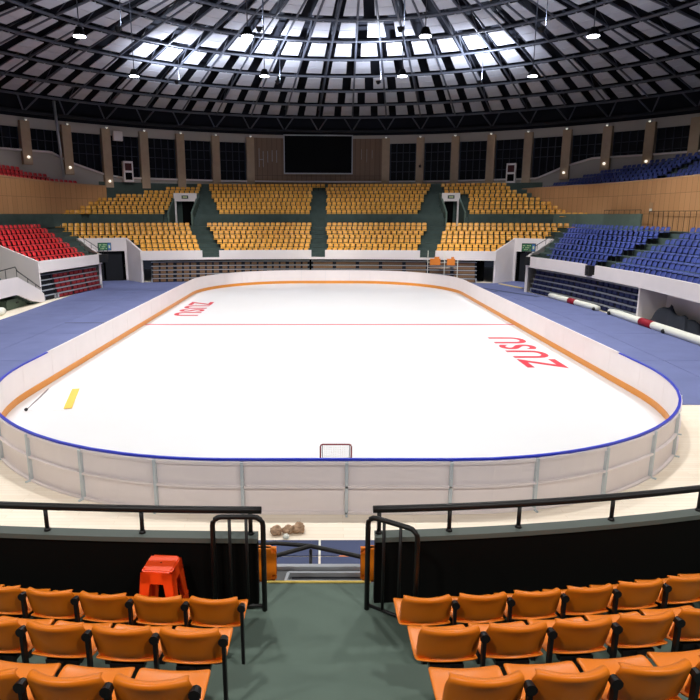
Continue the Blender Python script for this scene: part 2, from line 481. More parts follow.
# fascia (white front band) with gaps at the aisles
def fascia(name, sts, z0=1.95, z1=2.72, label='white front band under the lower stand seats'):
    bm = bmesh.new(); sweep(bm, sts, [(-.14, z0), (-.14, z1), (0.0, z1), (0.0, z0)], close_profile=True, caps=True)
    return struct(link(name, bm, M_fascia), label)
fascia('wall_fascia_far', [far_st(x) for x in frange(-15.9, 14.2, .8)], 1.93, 2.12)
for a, b in ((-15.9, -10.85), (-9.4, -1.4), (-.2, 8.0), (9.3, 14.2)):
    fascia('wall_fascia_far', [far_st(x) for x in frange(a, b, .8)], 2.12, 2.72)
fascia('wall_fascia_right', [right_st(y) for y in frange(-13, 14.3, .8)], 1.93, 2.12)
for a, b in ((-13, 5.9), (7.0, 12.9), (13.0, 14.3)):
    fascia('wall_fascia_right', [right_st(y) for y in frange(a, b, .8)], 2.12, 2.72)
fascia('wall_fascia_left', [left_st(y) for y in frange(9.2, 16.9, .8)])
fascia('wall_fascia_left', [left_st(y) for y in frange(-13, 3.4, .8)])
# sloping end wall of the left stand beside the stair gap
def slope_wall(name, p, q, za, zb, z0a, z0b, th=.16, m=None, label='white sloping end wall of the lower stand'):
    d = Vector((q[0] - p[0], q[1] - p[1], 0)).normalized(); n = Vector((-d.y, d.x, 0)) * th / 2
    bm = bmesh.new(); v = []
    for (pt, lo, hi) in ((p, z0a, za), (q, z0b, zb)):
        for s in (-1, 1):
            for z in (lo, hi): v.append(bm.verts.new((pt[0] + n.x * s, pt[1] + n.y * s, z)))
    for f in ((0, 1, 3, 2), (4, 6, 7, 5), (0, 4, 5, 1), (2, 3, 7, 6), (1, 5, 7, 3), (0, 2, 6, 4)): bm.faces.new([v[i] for i in f])
    o = link(name, bm, m or M_fascia)
    return struct(o, label)
slope_wall('wall_stand_end_left', (-19.3, 9.15), (-26.4, 9.15), 2.72, 5.75, 0, 0, label='white sloping end wall beside the red seats')
slope_wall('wall_stand_end_left', (-19.5, 3.45), (-26.4, 3.45), 2.72, 5.75, 0, 0, label='white sloping end wall on the near side of the left stairs')
# under-stand back walls (dark) behind folded bleachers
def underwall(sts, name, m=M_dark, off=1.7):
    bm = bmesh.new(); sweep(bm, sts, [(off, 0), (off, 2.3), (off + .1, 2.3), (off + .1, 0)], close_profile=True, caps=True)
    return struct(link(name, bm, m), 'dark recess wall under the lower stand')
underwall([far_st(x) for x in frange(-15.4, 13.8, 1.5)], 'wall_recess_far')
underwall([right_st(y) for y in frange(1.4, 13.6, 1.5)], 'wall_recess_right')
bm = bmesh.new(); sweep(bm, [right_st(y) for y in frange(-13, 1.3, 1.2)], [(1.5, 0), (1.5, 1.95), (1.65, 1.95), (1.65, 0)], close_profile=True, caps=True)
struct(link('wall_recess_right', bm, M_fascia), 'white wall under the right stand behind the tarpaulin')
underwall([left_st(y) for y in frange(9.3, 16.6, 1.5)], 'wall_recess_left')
# end piers of the bleacher recesses
bm = bmesh.new(); box(bm, xr(1.4) + .02, xr(1.4) + 1.7, 1.28, 1.42, 0, 1.95); struct(link('wall_pier_right', bm, M_fascia), 'white pier at the end of the blue bleacher')
for E, P, zt in ((E1R, P1R, 3.72), (E1L, P1L, 3.72), (E2R, P2R, 3.75), (E2L, P2L, 3.75)):
    slope_wall('wall_portal_wing', E, P, 2.72, zt, 0, 0, .18, label='white wing wall rising beside the corner entrance')
# recess return walls behind the wing walls so the corner reads as solid piers
def portal(P, Q, side):
    d = Vector((Q[0] - P[0], Q[1] - P[1], 0)); L = d.length; d.normalize(); n = Vector((-d.y, d.x, 0))
    if n.y < 0: n = -n
    MM = Matrix(((d.x, n.x, 0, P[0]), (d.y, n.y, 0, P[1]), (0, 0, 1, 0), (0, 0, 0, 1)))
    bm = bmesh.new()
    box(bm, 0, L, -.1, .1, 2.62, 3.75, MM); box(bm, 0, .25, -.1, .1, 0, 2.62, MM); box(bm, L - .25, L, -.1, .1, 0, 2.62, MM)
    struct(link('wall_portal_front_' + side, bm, M_fascia), 'white gable wall over the corner entrance')
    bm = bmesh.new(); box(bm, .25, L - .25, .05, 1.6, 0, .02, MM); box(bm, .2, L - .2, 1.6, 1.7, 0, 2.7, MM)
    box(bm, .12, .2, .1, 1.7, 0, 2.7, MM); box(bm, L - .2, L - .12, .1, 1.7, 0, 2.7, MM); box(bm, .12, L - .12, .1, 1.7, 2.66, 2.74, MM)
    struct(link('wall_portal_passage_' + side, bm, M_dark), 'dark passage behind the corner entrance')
    dr = bpy.data.objects.new('door_1' if side == 'left' else 'door_2', None); COL.objects.link(dr)
    struct(dr, f'dark double door curtain of the {side} corner entrance')
    bm = bmesh.new(); box(bm, .5, L * .48, .25, .3, 0.02, 2.5, MM); link('door_leaf', bm, M_dkmetal, dr)
    bm = bmesh.new(); box(bm, L * .52, L - .5, .25, .3, 0.02, 2.5, MM); link('door_leaf', bm, M_dkmetal, dr)
    return MM, L
ML, LL = portal(P2L, P1L, 'left'); MR, LR = portal(P1R, P2R, 'right')

# green parapet between cross-walk and upper stand, walk and upper tiers
def omega(sts, prof, name, m, label, z=None):
    bm = bmesh.new(); sweep(bm, sts, prof, close_profile=True, caps=True); return struct(link(name, bm, m), label)
PP = [(UP_O - .12, Z_WALK - .02), (UP_O - .12, Z_PAR), (UP_O, Z_PAR), (UP_O, Z_WALK - .02)]
for a, b in ((-25.4, VL[0] - .4), (VL[1] + .3, -1.5), (-.2, VR[0] - .3), (VR[1] + .3, 23.2)):
    omega([far_st(x) for x in frange(a, b, 1)], PP, 'wall_parapet_far', M_conc, 'green parapet below the far upper stand')
def up_prof(omin, n=NR + 1):
    pr = [(UP_O, Z_WALK)]
    for j in range(n): pr += [(UP_O + .05 + .85 * j, uz(j)), (UP_O + .05 + .85 * (j + 1), uz(j))]
    pr += [(UP_O + .05 + .85 * n, 8.95), (UP_O + .05 + .85 * n + 3.4, 8.95)]
    zo = None
    out = []
    for i, (o, z) in enumerate(pr):
        if o < omin:
            out.append((omin, Z_WALK if i == 0 else uz(int((omin - UP_O - .05) / .85))))
        else: out.append((o, z))
    return out
ux = frange(-22.6, VL[0] - .01, 1) + frange(VL[0], VL[1], 1.1) + frange(VL[1] + .01, VR[0] - .01, 1) + frange(VR[0], VR[1], .9) + frange(VR[1] + .01, 22.0, 1)
def inv(x): return (VL[0] <= x <= VL[1]) or (VR[0] <= x <= VR[1])
def clipcyl(p, x):
    ym = CY + math.sqrt(max(0, (RW - .3) ** 2 - (x - CX) ** 2)) - yf(x)
    return [(min(o, ym), z) for o, z in p]
bm = bmesh.new(); sweep(bm, [far_st(x) for x in ux], lambda i: clipcyl(up_prof(11.0 if inv(ux[i]) else 0), ux[i]))
struct(link('floor_upper_tier_far', bm, M_conc), 'dark green stepped concrete of the far upper stand')
# end aprons at cross-walk level outside the upper blocks
bm = bmesh.new()
sweep(bm, [far_st(x) for x in frange(-26.3, -22.6, .9)], [(UP_O, Z_WALK), (UP_O, 5.45), (UP_O + 5.5, 5.45)])
sweep(bm, [far_st(x) for x in frange(22.0, 24.4, .8)], [(UP_O, Z_WALK), (UP_O, 5.45), (UP_O + 5.5, 5.45)])
struct(link('floor_upper_landing', bm, M_conc), 'green landing beside the far upper stand')

# upper vomitories
def vomitory(x0, x1, side):
    xm = (x0 + x1) / 2; yb = yf(xm)
    bm = bmesh.new()
    yo = yb + 10.0
    box(bm, x0, x1, yo, yo + .15, 7.05, 7.85); box(bm, x0, x0 + .25, yo, yo + .15, Z_WALK, 7.05); box(bm, x1 - .25, x1, yo, yo + .15, Z_WALK, 7.05)
    struct(link('wall_vomitory_front_' + side, bm, M_fascia), 'white lintel over the upper stand exit')
    for x in (x0, x1):
        slope_wall('wall_vomitory_side', (x, yb + UP_O - .12), (x, yb + 11.1), 5.95, 7.9, Z_WALK, Z_WALK, .16, M_concg, 'grey green side wall of the upper exit')
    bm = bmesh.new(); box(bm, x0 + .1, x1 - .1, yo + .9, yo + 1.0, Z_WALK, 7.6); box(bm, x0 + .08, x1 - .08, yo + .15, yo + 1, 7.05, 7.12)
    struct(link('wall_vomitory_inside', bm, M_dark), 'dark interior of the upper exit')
    t = empty('exit_sign', f'small dark sign on the white lintel of the {side} upper exit', 'sign', (xm, yo, 7.25))
    bm = bmesh.new(); box(bm, -.33, .33, -.06, 0, .05, .37); link('sign_box', bm, mat('sign_dark', (50, 62, 58)), t)
    bm = bmesh.new(); box(bm, -.22, .22, -.07, -.06, .14, .28); link('sign_text', bm, M_stext, t)
vomitory(*VL, 'left'); vomitory(*VR, 'right')

# ------------------------------------------------------------------ side upper stands with beige wall
BR = [(24.2, -14), (24.5, -4), (24.5, 12), (24.4, 18), (23.6, 22.5), (21.9, 26.7), (20.5, 31), (20.0, 34.0)]
BL = [(-26.6, -14), (-26.8, -4), (-26.8, 12), (-26.5, 17.6), (-25.3, 25.0), (-23.2, 29.0), (-22.0, 30.8)]
def dense(P, st=.8):
    out = []
    for (a, b) in zip(P, P[1:]):
        n = max(1, round(math.dist(a, b) / st))
        for i in range(n): out.append((a[0] + (b[0] - a[0]) * i / n, a[1] + (b[1] - a[1]) * i / n))
    out.append(P[-1]); return out
def smoothp(P, it=12):
    P = [Vector(p) for p in dense(P)]
    for _ in range(it):
        P = [P[0]] + [(P[i - 1] + P[i] * 2 + P[i + 1]) / 4 for i in range(1, len(P) - 1)] + [P[-1]]
    return [tuple(p) for p in P]
def outdir(P, sx):
    out = []
    for i in range(len(P)):
        a = P[max(0, i - 1)]; b = P[min(len(P) - 1, i + 1)]; d = Vector((b[0] - a[0], b[1] - a[1])).normalized()
        n = Vector((d.y, -d.x)) if sx > 0 else Vector((-d.y, d.x))
        out.append((P[i], (n.x, n.y)))
    return out
BRs = outdir(smoothp(BR), 1); BLs = outdir(smoothp(BL), -1)
def curved_wall(sts, z0, z1f, th, name, m, label, caprgb=None):
    bm = bmesh.new(); uvl = bm.loops.layers.uv.new('UVMap'); s = 0; A = []
    for i, (p, d) in enumerate(sts):
        if i: s += math.dist(p, sts[i - 1][0])
        z1 = z1f(p)
        A.append([(bm.verts.new((p[0] + d[0] * o, p[1] + d[1] * o, z)), s, z) for o, z in ((0, z0), (0, z1), (th, z1), (th, z0))])
    for i in range(len(A) - 1):
        for k in range(3):
            q = [A[i][k], A[i][k + 1], A[i + 1][k + 1], A[i + 1][k]]
            f = bm.faces.new([v[0] for v in q])
            for l, v in zip(f.loops, q): l[uvl].uv = (v[1], v[2])
    return struct(link(name, bm, m), label)
zR = lambda p: 8.25
zL = lambda p: lerp_tab([(-14, 8.8), (18, 8.77), (31, 8.45)], p[1])
curved_wall(BRs, Z_WALK, zR, .2, 'wall_beige_right', M_beige, 'beige wood-panelled wall below the upper blue seats')
curved_wall(BLs, Z_WALK, zL, .2, 'wall_beige_left', M_beige, 'beige wood-panelled wall below the upper red seats')
M_copeR = mat('coping_tan', (190, 150, 112), .6)
for sts, zz, nm in ((BRs, zR, 'trim_1'), (BLs, zL, 'trim_2')):
    bm = bmesh.new(); sweep(bm, sts, lambda i: [(-.05, zz(sts[i][0])), (-.05, zz(sts[i][0]) + .12), (.22, zz(sts[i][0]) + .12), (.22, zz(sts[i][0]))], close_profile=True, caps=True)
    struct(link(nm, bm, M_copeR), 'tan coping along the beige wall')
def line_cyl(p, d, R):
    ox, oy = p[0] - CX, p[1] - CY; b = ox * d[0] + oy * d[1]; c = ox * ox + oy * oy - R * R
    q = b * b - c
    return -b + math.sqrt(q) if q > 0 else 0
URISE, UTREAD, UN = .34, .85, 10
def side_up(sts, zf, name, sx, URISE=.34, drop=.75):
    def prof(i):
        p, d = sts[i]; z0 = zf(p) - drop; om = line_cyl(p, d, RW - .25); pr = [(.2, z0)]
        for j in range(UN): pr += [(.25 + UTREAD * j, z0 + URISE * j), (.25 + UTREAD * (j + 1), z0 + URISE * j)]
        pr.append((16, z0 + URISE * (UN - 1)))
        zc = max([z for o, z in pr if o <= om] or [z0])
        return [(min(o, om), min(z, zc)) for o, z in pr]
    bm = bmesh.new(); sweep(bm, sts, prof)
    struct(link(name, bm, M_conc), 'dark stepped concrete of the upper side stand')
side_up(BRs, zR, 'floor_upper_tier_right', 1); side_up(BLs, zL, 'floor_upper_tier_left', -1, .46, .3)
# side cross-walk green parapets
def side_par(stf, ys, name, label, z0=Z_WALK - .02, z1=Z_PAR):
    omega([stf(y) for y in ys], [(6.15, z0), (6.15, z1), (6.3, z1), (6.3, z0)], name, M_concg, label)
bm = bmesh.new(); sweep(bm, [right_st(y) for y in frange(-13, 26, 1.5)], [(5.9, Z_WALK), (11, Z_WALK)]); sweep(bm, [left_st(y) for y in frange(-13, 28, 1.5)], [(5.9, Z_WALK), (10, Z_WALK)])
struct(link('floor_crosswalk', bm, M_concg), 'green cross walkway behind the lower side stands')
bm = bmesh.new(); tv = [(14.5, yf(14.5) + 7.35), (23.6, 18.0), (23.8, 13.4)]
omega([((23.1, 14.3), (1, 0)), ((23.1, 16), (1, 0)), ((22.9, 20), (.8, .6)), ((22.0, 23.3), (.6, .8)), ((20.8, 25.3), (.1, 1))], [(0, Z_WALK), (0, Z_PAR), (.12, Z_PAR), (.12, Z_WALK)], 'wall_parapet_right', M_concg, 'green parapet before the beige wall at right')
bm.free()
omega([((-25.6, 6), (-1, 0)), ((-25.7, 15), (-1, 0)), ((-25.6, 20), (-.8, .6)), ((-24.5, 23.8), (-.6, .8)), ((-22.9, 26.0), (-.1, 1))], [(0, Z_WALK), (0, Z_PAR), (.12, Z_PAR), (.12, Z_WALK)], 'wall_parapet_left', M_conc, 'green parapet before the beige wall at left')

# ------------------------------------------------------------------ upper wall: pillars, windows, screen
A0, ST = -3.8, 5.7
def sill_z(deg):
    # top of the pale wall under the windows, rises where the side stands climb
    return lerp_tab([(-180, 11.5), (-50, 11.5), (-46, 11.5), (-44.5, 11.0), (-43, 10.6), (-38.5, 9.7), (-36, 9.45), (-20, 9.4), (20, 9.4), (32, 9.45), (35.5, 10.4), (37, 10.7), (40, 11.2), (46, 11.2), (50, 11.2), (180, 11.4)], deg)
def cylwall(name, a0, a1, z0, z1, m, label, r=RW, th=.3, n=None, z0f=None, z1f=None):
    n = n or max(2, int(abs(a1 - a0) / 1.0)); bm = bmesh.new(); uvl = bm.loops.layers.uv.new('UVMap'); A = []
    for i in range(n + 1):
        a = a0 + (a1 - a0) * i / n; row = []
        zz0 = z0f(a) if z0f else z0; zz1 = z1f(a) if z1f else z1
        for o, z in ((0, zz0), (0, zz1), (th, zz1), (th, zz0)):
            x, y = cylpt(a, r + o); row.append((bm.verts.new((x, y, z)), math.radians(a) * r, z))
        A.append(row)
    for i in range(n):
        for k in range(4):
            q = [A[i][k], A[i][(k + 1) % 4], A[i + 1][(k + 1) % 4], A[i + 1][k]]
            f = bm.faces.new([v[0] for v in q])
            for l, v in zip(f.loops, q): l[uvl].uv = (v[1], v[2])
    bm.faces.new([v[0] for v in A[0]][::-1]); bm.faces.new([v[0] for v in A[-1]])
    return struct(link(name, bm, m), label) if name else bm
cylwall('wall_far_sill', -110, 110, 4, 0, M_wallw, 'pale wall below the arena windows', z1f=sill_z, th=.3, n=440)
cylwall('wall_head_band', -110, 110, 13.45, 14.35, M_wallw, 'pale ring wall above the windows', r=RW - .02, th=.4)
cylwall('wall_rear', 110, 250, 0, 16, mat('rear_wall', (96, 88, 80), .9), 'plain wall behind the camera side')
cylwall('wall_upper_rim', -110, 110, 14.35, 16.9, M_roof, 'dark rim above the ring wall', r=RW + .1, th=.2)
# far beige panel around screen
cylwall('wall_far_panel', A0 - 11.4, A0 + 11.4, 9.0, 14.0, M_backw, 'brown panelled wall around the big screen', r=RW - .1, th=.1, n=24)
k_list = [k for k in range(-9, 11)]
wn = 0
def pillar(a, n):
    bm = bmesh.new(); x, y = cylpt(a, RW - .45)
    MM = Matrix.Translation((x, y, 0)) @ Matrix.Rotation(-math.radians(a), 4, 'Z')
    box(bm, -.42, .42, 0, .75, max(8.4, sill_z(a) - 1.3), 14.0, MM)
    bmesh.ops.bevel(bm, geom=[e for e in bm.edges if abs(e.verts[0].co.z - e.verts[1].co.z) > 1], offset=.04, segments=1)
    struct(link(f'trim_{n}', bm, M_pill), 'beige pillar between two tall windows')
n = 3
for k in range(-11, 12):
    if abs(k) < 2: continue
    pillar(A0 + ST * k, n); n += 1
def window(a, idx, ttl):
    w = bpy.data.objects.new(f'window_{idx}', None); COL.objects.link(w); struct(w, ttl)
    x, y = cylpt(a, RW - .02); w.location = (x, y, 0); w.rotation_euler = (0, 0, -math.radians(a))
    hw = 1.42; 
    def zs(u): return sill_z(a + math.degrees(math.asin(u / RW)))
    us = [-hw + 2 * hw * i / 8 for i in range(9)]
    bm = bmesh.new(); ca = math.radians(ST / 2)
    vb = [bm.verts.new((u, .12, zs(u) - .05)) for u in us]; vt = [bm.verts.new((u, .12, 13.5)) for u in us]
    for i in range(8): bm.faces.new([vb[i], vb[i + 1], vt[i + 1], vt[i]])
    ex = bmesh.ops.extrude_face_region(bm, geom=list(bm.faces))
    for v in [g for g in ex['geom'] if isinstance(g, bmesh.types.BMVert)]: v.co.y += .03
    link('pane', bm, M_win, w)
    bm = bmesh.new()
    for i in range(1, 4):
        u = -hw + 2 * hw * i / 4; box(bm, u - .035, u + .035, .04, .118, zs(u), 13.5)
    for i in range(1, 4):
        z = 9.4 + 4.1 * i / 4 + (.1 if i == 2 else 0)
        if z > max(zs(-hw), zs(hw)) + .1: box(bm, -hw, hw, .04, .118, z - .03, z + .03)
    box(bm, -hw, -hw + .08, .02, .118, zs(-hw), 13.5); box(bm, hw - .08, hw, .02, .118, zs(hw), 13.5)
    link('mullion', bm, M_mull, w)
wi = 1
for k in range(-11, 11):
    if -3 < k < 2: 
        if not (k == -3 or k == 2): continue
    window(A0 + ST * (k + .5), wi, f'tall dark night window with thin grid, {nth(wi)} from the left'); wi += 1
# jamb strips closing the wall between window sheets are the pillars; ledge below
cylwall('trim_40', A0 - 66, A0 + 66, 0, 0, M_fascia, 'pale sill ledge under the windows', r=RW - .3, th=.35, z0f=lambda a: sill_z(a) - .12, z1f=lambda a: sill_z(a) + .04, n=260)

# big screen
t = empty('video_screen', 'large dark video screen with a silver frame on the far wall', 'screen', (*cylpt(A0, RW - .55), 0), -math.radians(A0))
bm = bmesh.new(); box(bm, -3.74, 3.74, 0, .18, 10.3, 14.25); link('screen_face', bm, M_screen, t)
bm = bmesh.new()
for (a, b, c, d) in ((-3.86, 3.86, 14.25, 14.37), (-3.86, 3.86, 10.18, 10.3), (-3.86, -3.74, 10.18, 14.37), (3.74, 3.86, 10.18, 14.37)):
    box(bm, a, b, -.04, .2, c, d)
link('screen_frame', bm, M_metal, t)
# faint wall marks either side of the screen
t = empty('wall_mark', 'pale thin letter marks on the brown wall left of the screen', 'lettering', (*cylpt(-12.2, RW - .12), 0), math.radians(12.2))
def strokes(t, segs, w=.05):
    for s in segs:
        bm = bmesh.new()
        for a, b in s: bar(bm, (a[0], -.02, a[1]), (b[0], -.02, b[1]), w, .02, up=(0, 1, 0))
        link('letter', bm, M_metal, t)
strokes(t, [[((-1.0, 10.9), (-1.0, 12.9)), ((-.55, 10.9), (-.55, 12.6)), ((-1.0, 11.7), (-.55, 11.7))], [((-.05, 11.4), (-.05, 12.6))], [((.45, 11.5), (.45, 12.7))], [((.95, 11.4), (.95, 12.7))]])
t = empty('wall_mark', 'faint thin upright marks on the brown wall right of the screen', 'lettering', (*cylpt(4.4, RW - .12), 0), -math.radians(4.4))
strokes(t, [[((-.6, 11.8), (-.6, 12.9))], [((0, 11.5), (0, 12.9))], [((.6, 11.9), (.6, 12.8))]], .03)

# small lamps at the pillar heads and feet
li = 0
for k in range(-9, 10):
    if abs(k) < 2: continue
    a = A0 + ST * k; x, y = cylpt(a, RW - .62); li += 1
    t = empty('wall_spotlight', f'small white spotlight above a window pillar, {nth(li)} from the left', 'lamp', (x, y, 14.1), -math.radians(a), 'spotlights along the ring wall')
    bm = bmesh.new(); bmesh.ops.create_cone(bm, cap_ends=True, segments=10, radius1=.14, radius2=.09, depth=.24, matrix=Matrix.Rotation(math.radians(70), 4, 'X')); link('housing', bm, M_metal, t)
    bm = bmesh.new(); bmesh.ops.create_cone(bm, cap_ends=True, segments=10, radius1=.1, radius2=.1, depth=.02, matrix=Matrix.Translation((0, -.12, -.05)) @ Matrix.Rotation(math.radians(70), 4, 'X')); link('lens', bm, M_lampd, t)
for k, w in ((-8, 'leftmost red-stand pillar'), (-7, 'second pillar over the red seats'), (-6, 'pillar at the red stand end'), (6, 'pillar at the blue stand end'), (7, 'second pillar over the blue seats'), (8, 'third pillar over the blue seats'), (9, 'rightmost pillar over the blue seats')):
    a = A0 + ST * k; x, y = cylpt(a, RW - .58)
    bm = bmesh.new(); zz = sill_z(a) - .65
    bmesh.ops.create_uvsphere(bm, u_segments=10, v_segments=6, radius=.13, matrix=Matrix.Translation((x, y, zz)))
    tag(link('foot_lamp', bm, M_lampd), 'small glowing lamp at the foot of the ' + w, 'lamp', 'lamps at pillar feet')
# pipe, white units
bm = bmesh.new(); x, y = cylpt(-45.5, RW - 1.0); x2, y2 = cylpt(-45.0, RW - 1.0)
tube(bm, [(x, y, 15.9), (x2, y2, 9.2)], .13, 10)
tag(link('downpipe', bm, M_metal, None, True), 'silver pipe running down beside a left pillar', 'pipe')
def cabinet(a, z0, w, h, label):
    x, y = cylpt(a, RW - 1.3); t = empty('wall_cabinet', label, 'cabinet', (x, y, z0), -math.radians(a))
    bm = bmesh.new(); box(bm, -w / 2, w / 2, 0, .5, 0, h); link('cabinet_body', bm, M_fascia, t)
    bm = bmesh.new(); box(bm, -w / 2 + .14, w / 2 - .14, -.03, 0, .2, h * .45); link('cabinet_door', bm, M_dark, t)
    bm = bmesh.new(); box(bm, -w / 2 + .14, w / 2 - .14, -.03, 0, h * .55, h - .2); link('cabinet_door', bm, mat('dark_red_door', (70, 24, 26)), t)
cabinet(-35.4, 8.95, .95, 2.0, 'white cabinet with dark openings beside the far left pillar')
cabinet(28.3, 8.95, .95, 2.0, 'white cabinet with dark red opening beside the far right pillar')
x, y = cylpt(-36.0, RW - .8); bm = bmesh.new(); box(bm, -.7, .2, 0, .4, 12.9, 13.8, Matrix.Translation((x, y, 0)) @ Matrix.Rotation(math.radians(36), 4, 'Z'))
bmesh.ops.bevel(bm, geom=list(bm.edges), offset=.04, segments=2)
tag(link('air_unit', bm, M_fascia), 'pale box unit at the top of a left window', 'box')
x, y = cylpt(13.4, RW - .75); t = empty('camera_unit', 'small black camera on the pillar right of the screen', 'camera', (x, y, 10.9), -math.radians(13.4))
bm = bmesh.new(); box(bm, -.12, .12, -.3, .1, -.1, .14); link('camera_body', bm, M_black, t)
bm = bmesh.new(); box(bm, -.03, .03, .05, .3, .1, .3); link('bracket', bm, M_black, t)

# ------------------------------------------------------------------ roof
def zr(R): return 20.04 - .003 * R * R
bm = bmesh.new(); Rs = [0.01, 6, 12, 18, 24, 30, 34, 37, RW + .4]; n = 90; rows = []
for R in Rs: rows.append([bm.verts.new((CX + R * math.sin(2 * PI * i / n), CY + R * math.cos(2 * PI * i / n), zr(R) + 1.1)) for i in range(n)])
for a, b in zip(rows, rows[1:]):
    for i in range(n): bm.faces.new([a[i], a[(i + 1) % n], b[(i + 1) % n], b[i]])
struct(link('ceiling', bm, M_roof, None, True), 'dark domed roof deck over the arena')
RINGS = [36.7, 33.3, 29.8, 26.2, 22.5, 18.7, 14.8, 10.8]
ti = 41
for R in RINGS:
    bm = bmesh.new(); tube(bm, [(CX + R * math.sin(2 * PI * i / 120), CY + R * math.cos(2 * PI * i / 120), zr(R)) for i in range(120)], .11, 6, closed=True)
    struct(link(f'trim_{ti}', bm, M_beam, None, True), 'steel ring tube of the roof frame'); ti += 1
bm = bmesh.new(); R = RW - .5; tube(bm, [(CX + R * math.sin(2 * PI * i / 120), CY + R * math.cos(2 * PI * i / 120), 14.75) for i in range(120)], .17, 6, closed=True)
struct(link(f'trim_{ti}', bm, mat('ring_dark', (40, 42, 50), .6), None, True), 'dark ring beam on top of the wall'); ti += 1
# radial trusses and struts, one object per bay
for k in range(-17, 18):
    a = A0 + ST * k
    bm = bmesh.new()
    P = [(*cylpt(a, R), zr(R) + .02) for R in [36.7, 33.3, 29.8, 26.2, 22.5, 18.7, 14.8, 10.8, 5]]
    tube(bm, P, .085, 6)
    P2 = [(x, y, z + .75) for x, y, z in P]
    tube(bm, P2, .06, 6)
    for i in range(len(P) - 1):
        mid = tuple((P2[i][j] + P2[i + 1][j]) / 2 for j in range(3))
        tube(bm, [P[i], mid, P[i + 1]], .035, 5)
    foot = (*cylpt(a, RW - .45), 14.75)
    for da in (-1.45, 1.45):
        tube(bm, [foot, (*cylpt(a + da, 36.7), zr(36.7))], .075, 6)
    struct(link(f'trim_{ti}', bm, M_beam), 'radial roof truss with strut pair'); ti += 1
# pale roof panels
pan_bm = {}
rowsp = [(0, 115), (1, 101), (2, 84), (3, 73), (4, 62), (5, 51), (6, 40)]
RNAME = ['outermost', 'second', 'third', 'fourth', 'fifth', 'sixth', 'seventh']
for ri, cnt in rowsp:
    R1, R0 = RINGS[ri], RINGS[ri + 1]; st = 360 / cnt; idx = 0
    me = None
    for q in range(-cnt // 2, cnt // 2 + 1):
        a = A0 + st * (q + .5)
        if abs(a - A0) > 80: continue
        Rm = (R0 + R1) / 2; x, y = cylpt(a, Rm); z = zr(Rm) + .02
        if not in_view(x, y, z, 60): continue
        idx += 1
        if me is None:
            slope = math.atan2(zr(R0) - zr(R1), R1 - R0); L = (R1 - R0) * .7 / math.cos(slope); W0 = math.radians(st) * R0 * .62; W1 = math.radians(st) * R1 * .62
            bm = bmesh.new()
            for h in range(2):
                va = -L / 2 + h * L / 2 + .03; vb = va + L / 2 - .06
                def wv(v): return (W0 + (W1 - W0) * (v + L / 2) / L) / 2
                co = [(-wv(va), va), (wv(va), va), (wv(vb), vb), (-wv(vb), vb)]
                lo = [bm.verts.new((cx_, cy_, 0)) for cx_, cy_ in co]; hi = [bm.verts.new((cx_, cy_, .06)) for cx_, cy_ in co]
                bm.faces.new(lo[::-1]); bm.faces.new(hi)
                for i in range(4): bm.faces.new([lo[i], lo[(i + 1) % 4], hi[(i + 1) % 4], hi[i]])
            box(bm, -.03, .03, -L / 2, L / 2, .061, .12)
            o = link('ceiling_panel', bm, M_panel); me = o.data
        else:
            o = bpy.data.objects.new('ceiling_panel', me); COL.objects.link(o)
        o.location = (x, y, z); o.rotation_euler = (0, 0, 0)
        ar = math.radians(a); slope = math.atan2(zr(R0) - zr(R1), R1 - R0)
        o.rotation_euler = (Matrix.Rotation(-ar, 3, 'Z') @ Matrix.Rotation(-slope, 3, 'X')).to_euler()
        tag(o, f'pale roof panel, {nth(idx)} from the left in the {RNAME[ri]} ring above the stands', 'ceiling panel', 'pale roof panels')

# ------------------------------------------------------------------ seats
def seat_mesh(name, m, low=True, parts=False):
    """seat facing -y; origin on the tread. returns (pan_bm, back_bm, leg_bm)"""
    w = .215; n = 4 if low else 10
    def shell(prof, thick, curve, sidecut=0):
        bm = bmesh.new(); A = []
        for (y, z, ww, cv) in prof:
            row = []
            for i in range(n + 1):
                u = -1 + 2 * i / n
                row.append((u * ww, y + cv * u * u, z - (sidecut * u * u if sidecut else 0)))
            A.append(row)
        V = [[bm.verts.new(c) for c in r] for r in A]
        for r in range(len(V) - 1):
            for i in range(n): bm.faces.new([V[r][i], V[r][i + 1], V[r + 1][i + 1], V[r + 1][i]])
        bmesh.ops.recalc_face_normals(bm, faces=bm.faces)
        bmesh.ops.solidify(bm, geom=list(bm.faces), thickness=thick)
        return bm
    if low:
        pan = shell([(-.24, .36, w * .95, 0), (-.2, .41, w, 0), (.12, .39, w, 0), (.19, .43, w, 0)], .03, 0)
        back = shell([(.2, .47, w * .92, -.03), (.24, .6, w * .98, -.04), (.27, .69, w * .9, -.04), (.275, .73, w * .7, -.04)], .03, 0)
    else:
        w = .222
        pan = shell([(-.24, .30, w * .9, 0), (-.235, .35, w * .97, 0), (-.2, .375, w, 0), (-.05, .355, w, 0), (.1, .35, w, 0), (.17, .39, w, 0)], .022, 0, -.02)
        back = shell([(.17, .385, w * .98, -.05), (.2, .45, w, -.055), (.23, .56, w * 1.01, -.06), (.255, .63, w, -.065), (.272, .66, w * .97, -.068), (.27, .685, w * .93, -.07),
                      (.25, .69, w * .9, -.072), (.215, .677, w * .88, -.072)], .02, 0, .012)
    leg = bmesh.new()
    if low:
        box(leg, -.03, .03, .0, .2, .0, .37)
    else:
        box(leg, -.02, .02, .0, .22, .0, .34); box(leg, -.12, .12, .02, .16, .3, .34)
    return pan, back, leg
def join(bms):
    me = bpy.data.meshes.new('tmp'); out = bmesh.new()
    for i, b in enumerate(bms):
        for f in b.faces: f.material_index = 1 if i == 2 else 0
        b.to_mesh(me); out.from_mesh(me); b.free()
    bpy.data.meshes.remove(me); return out
protos = {}
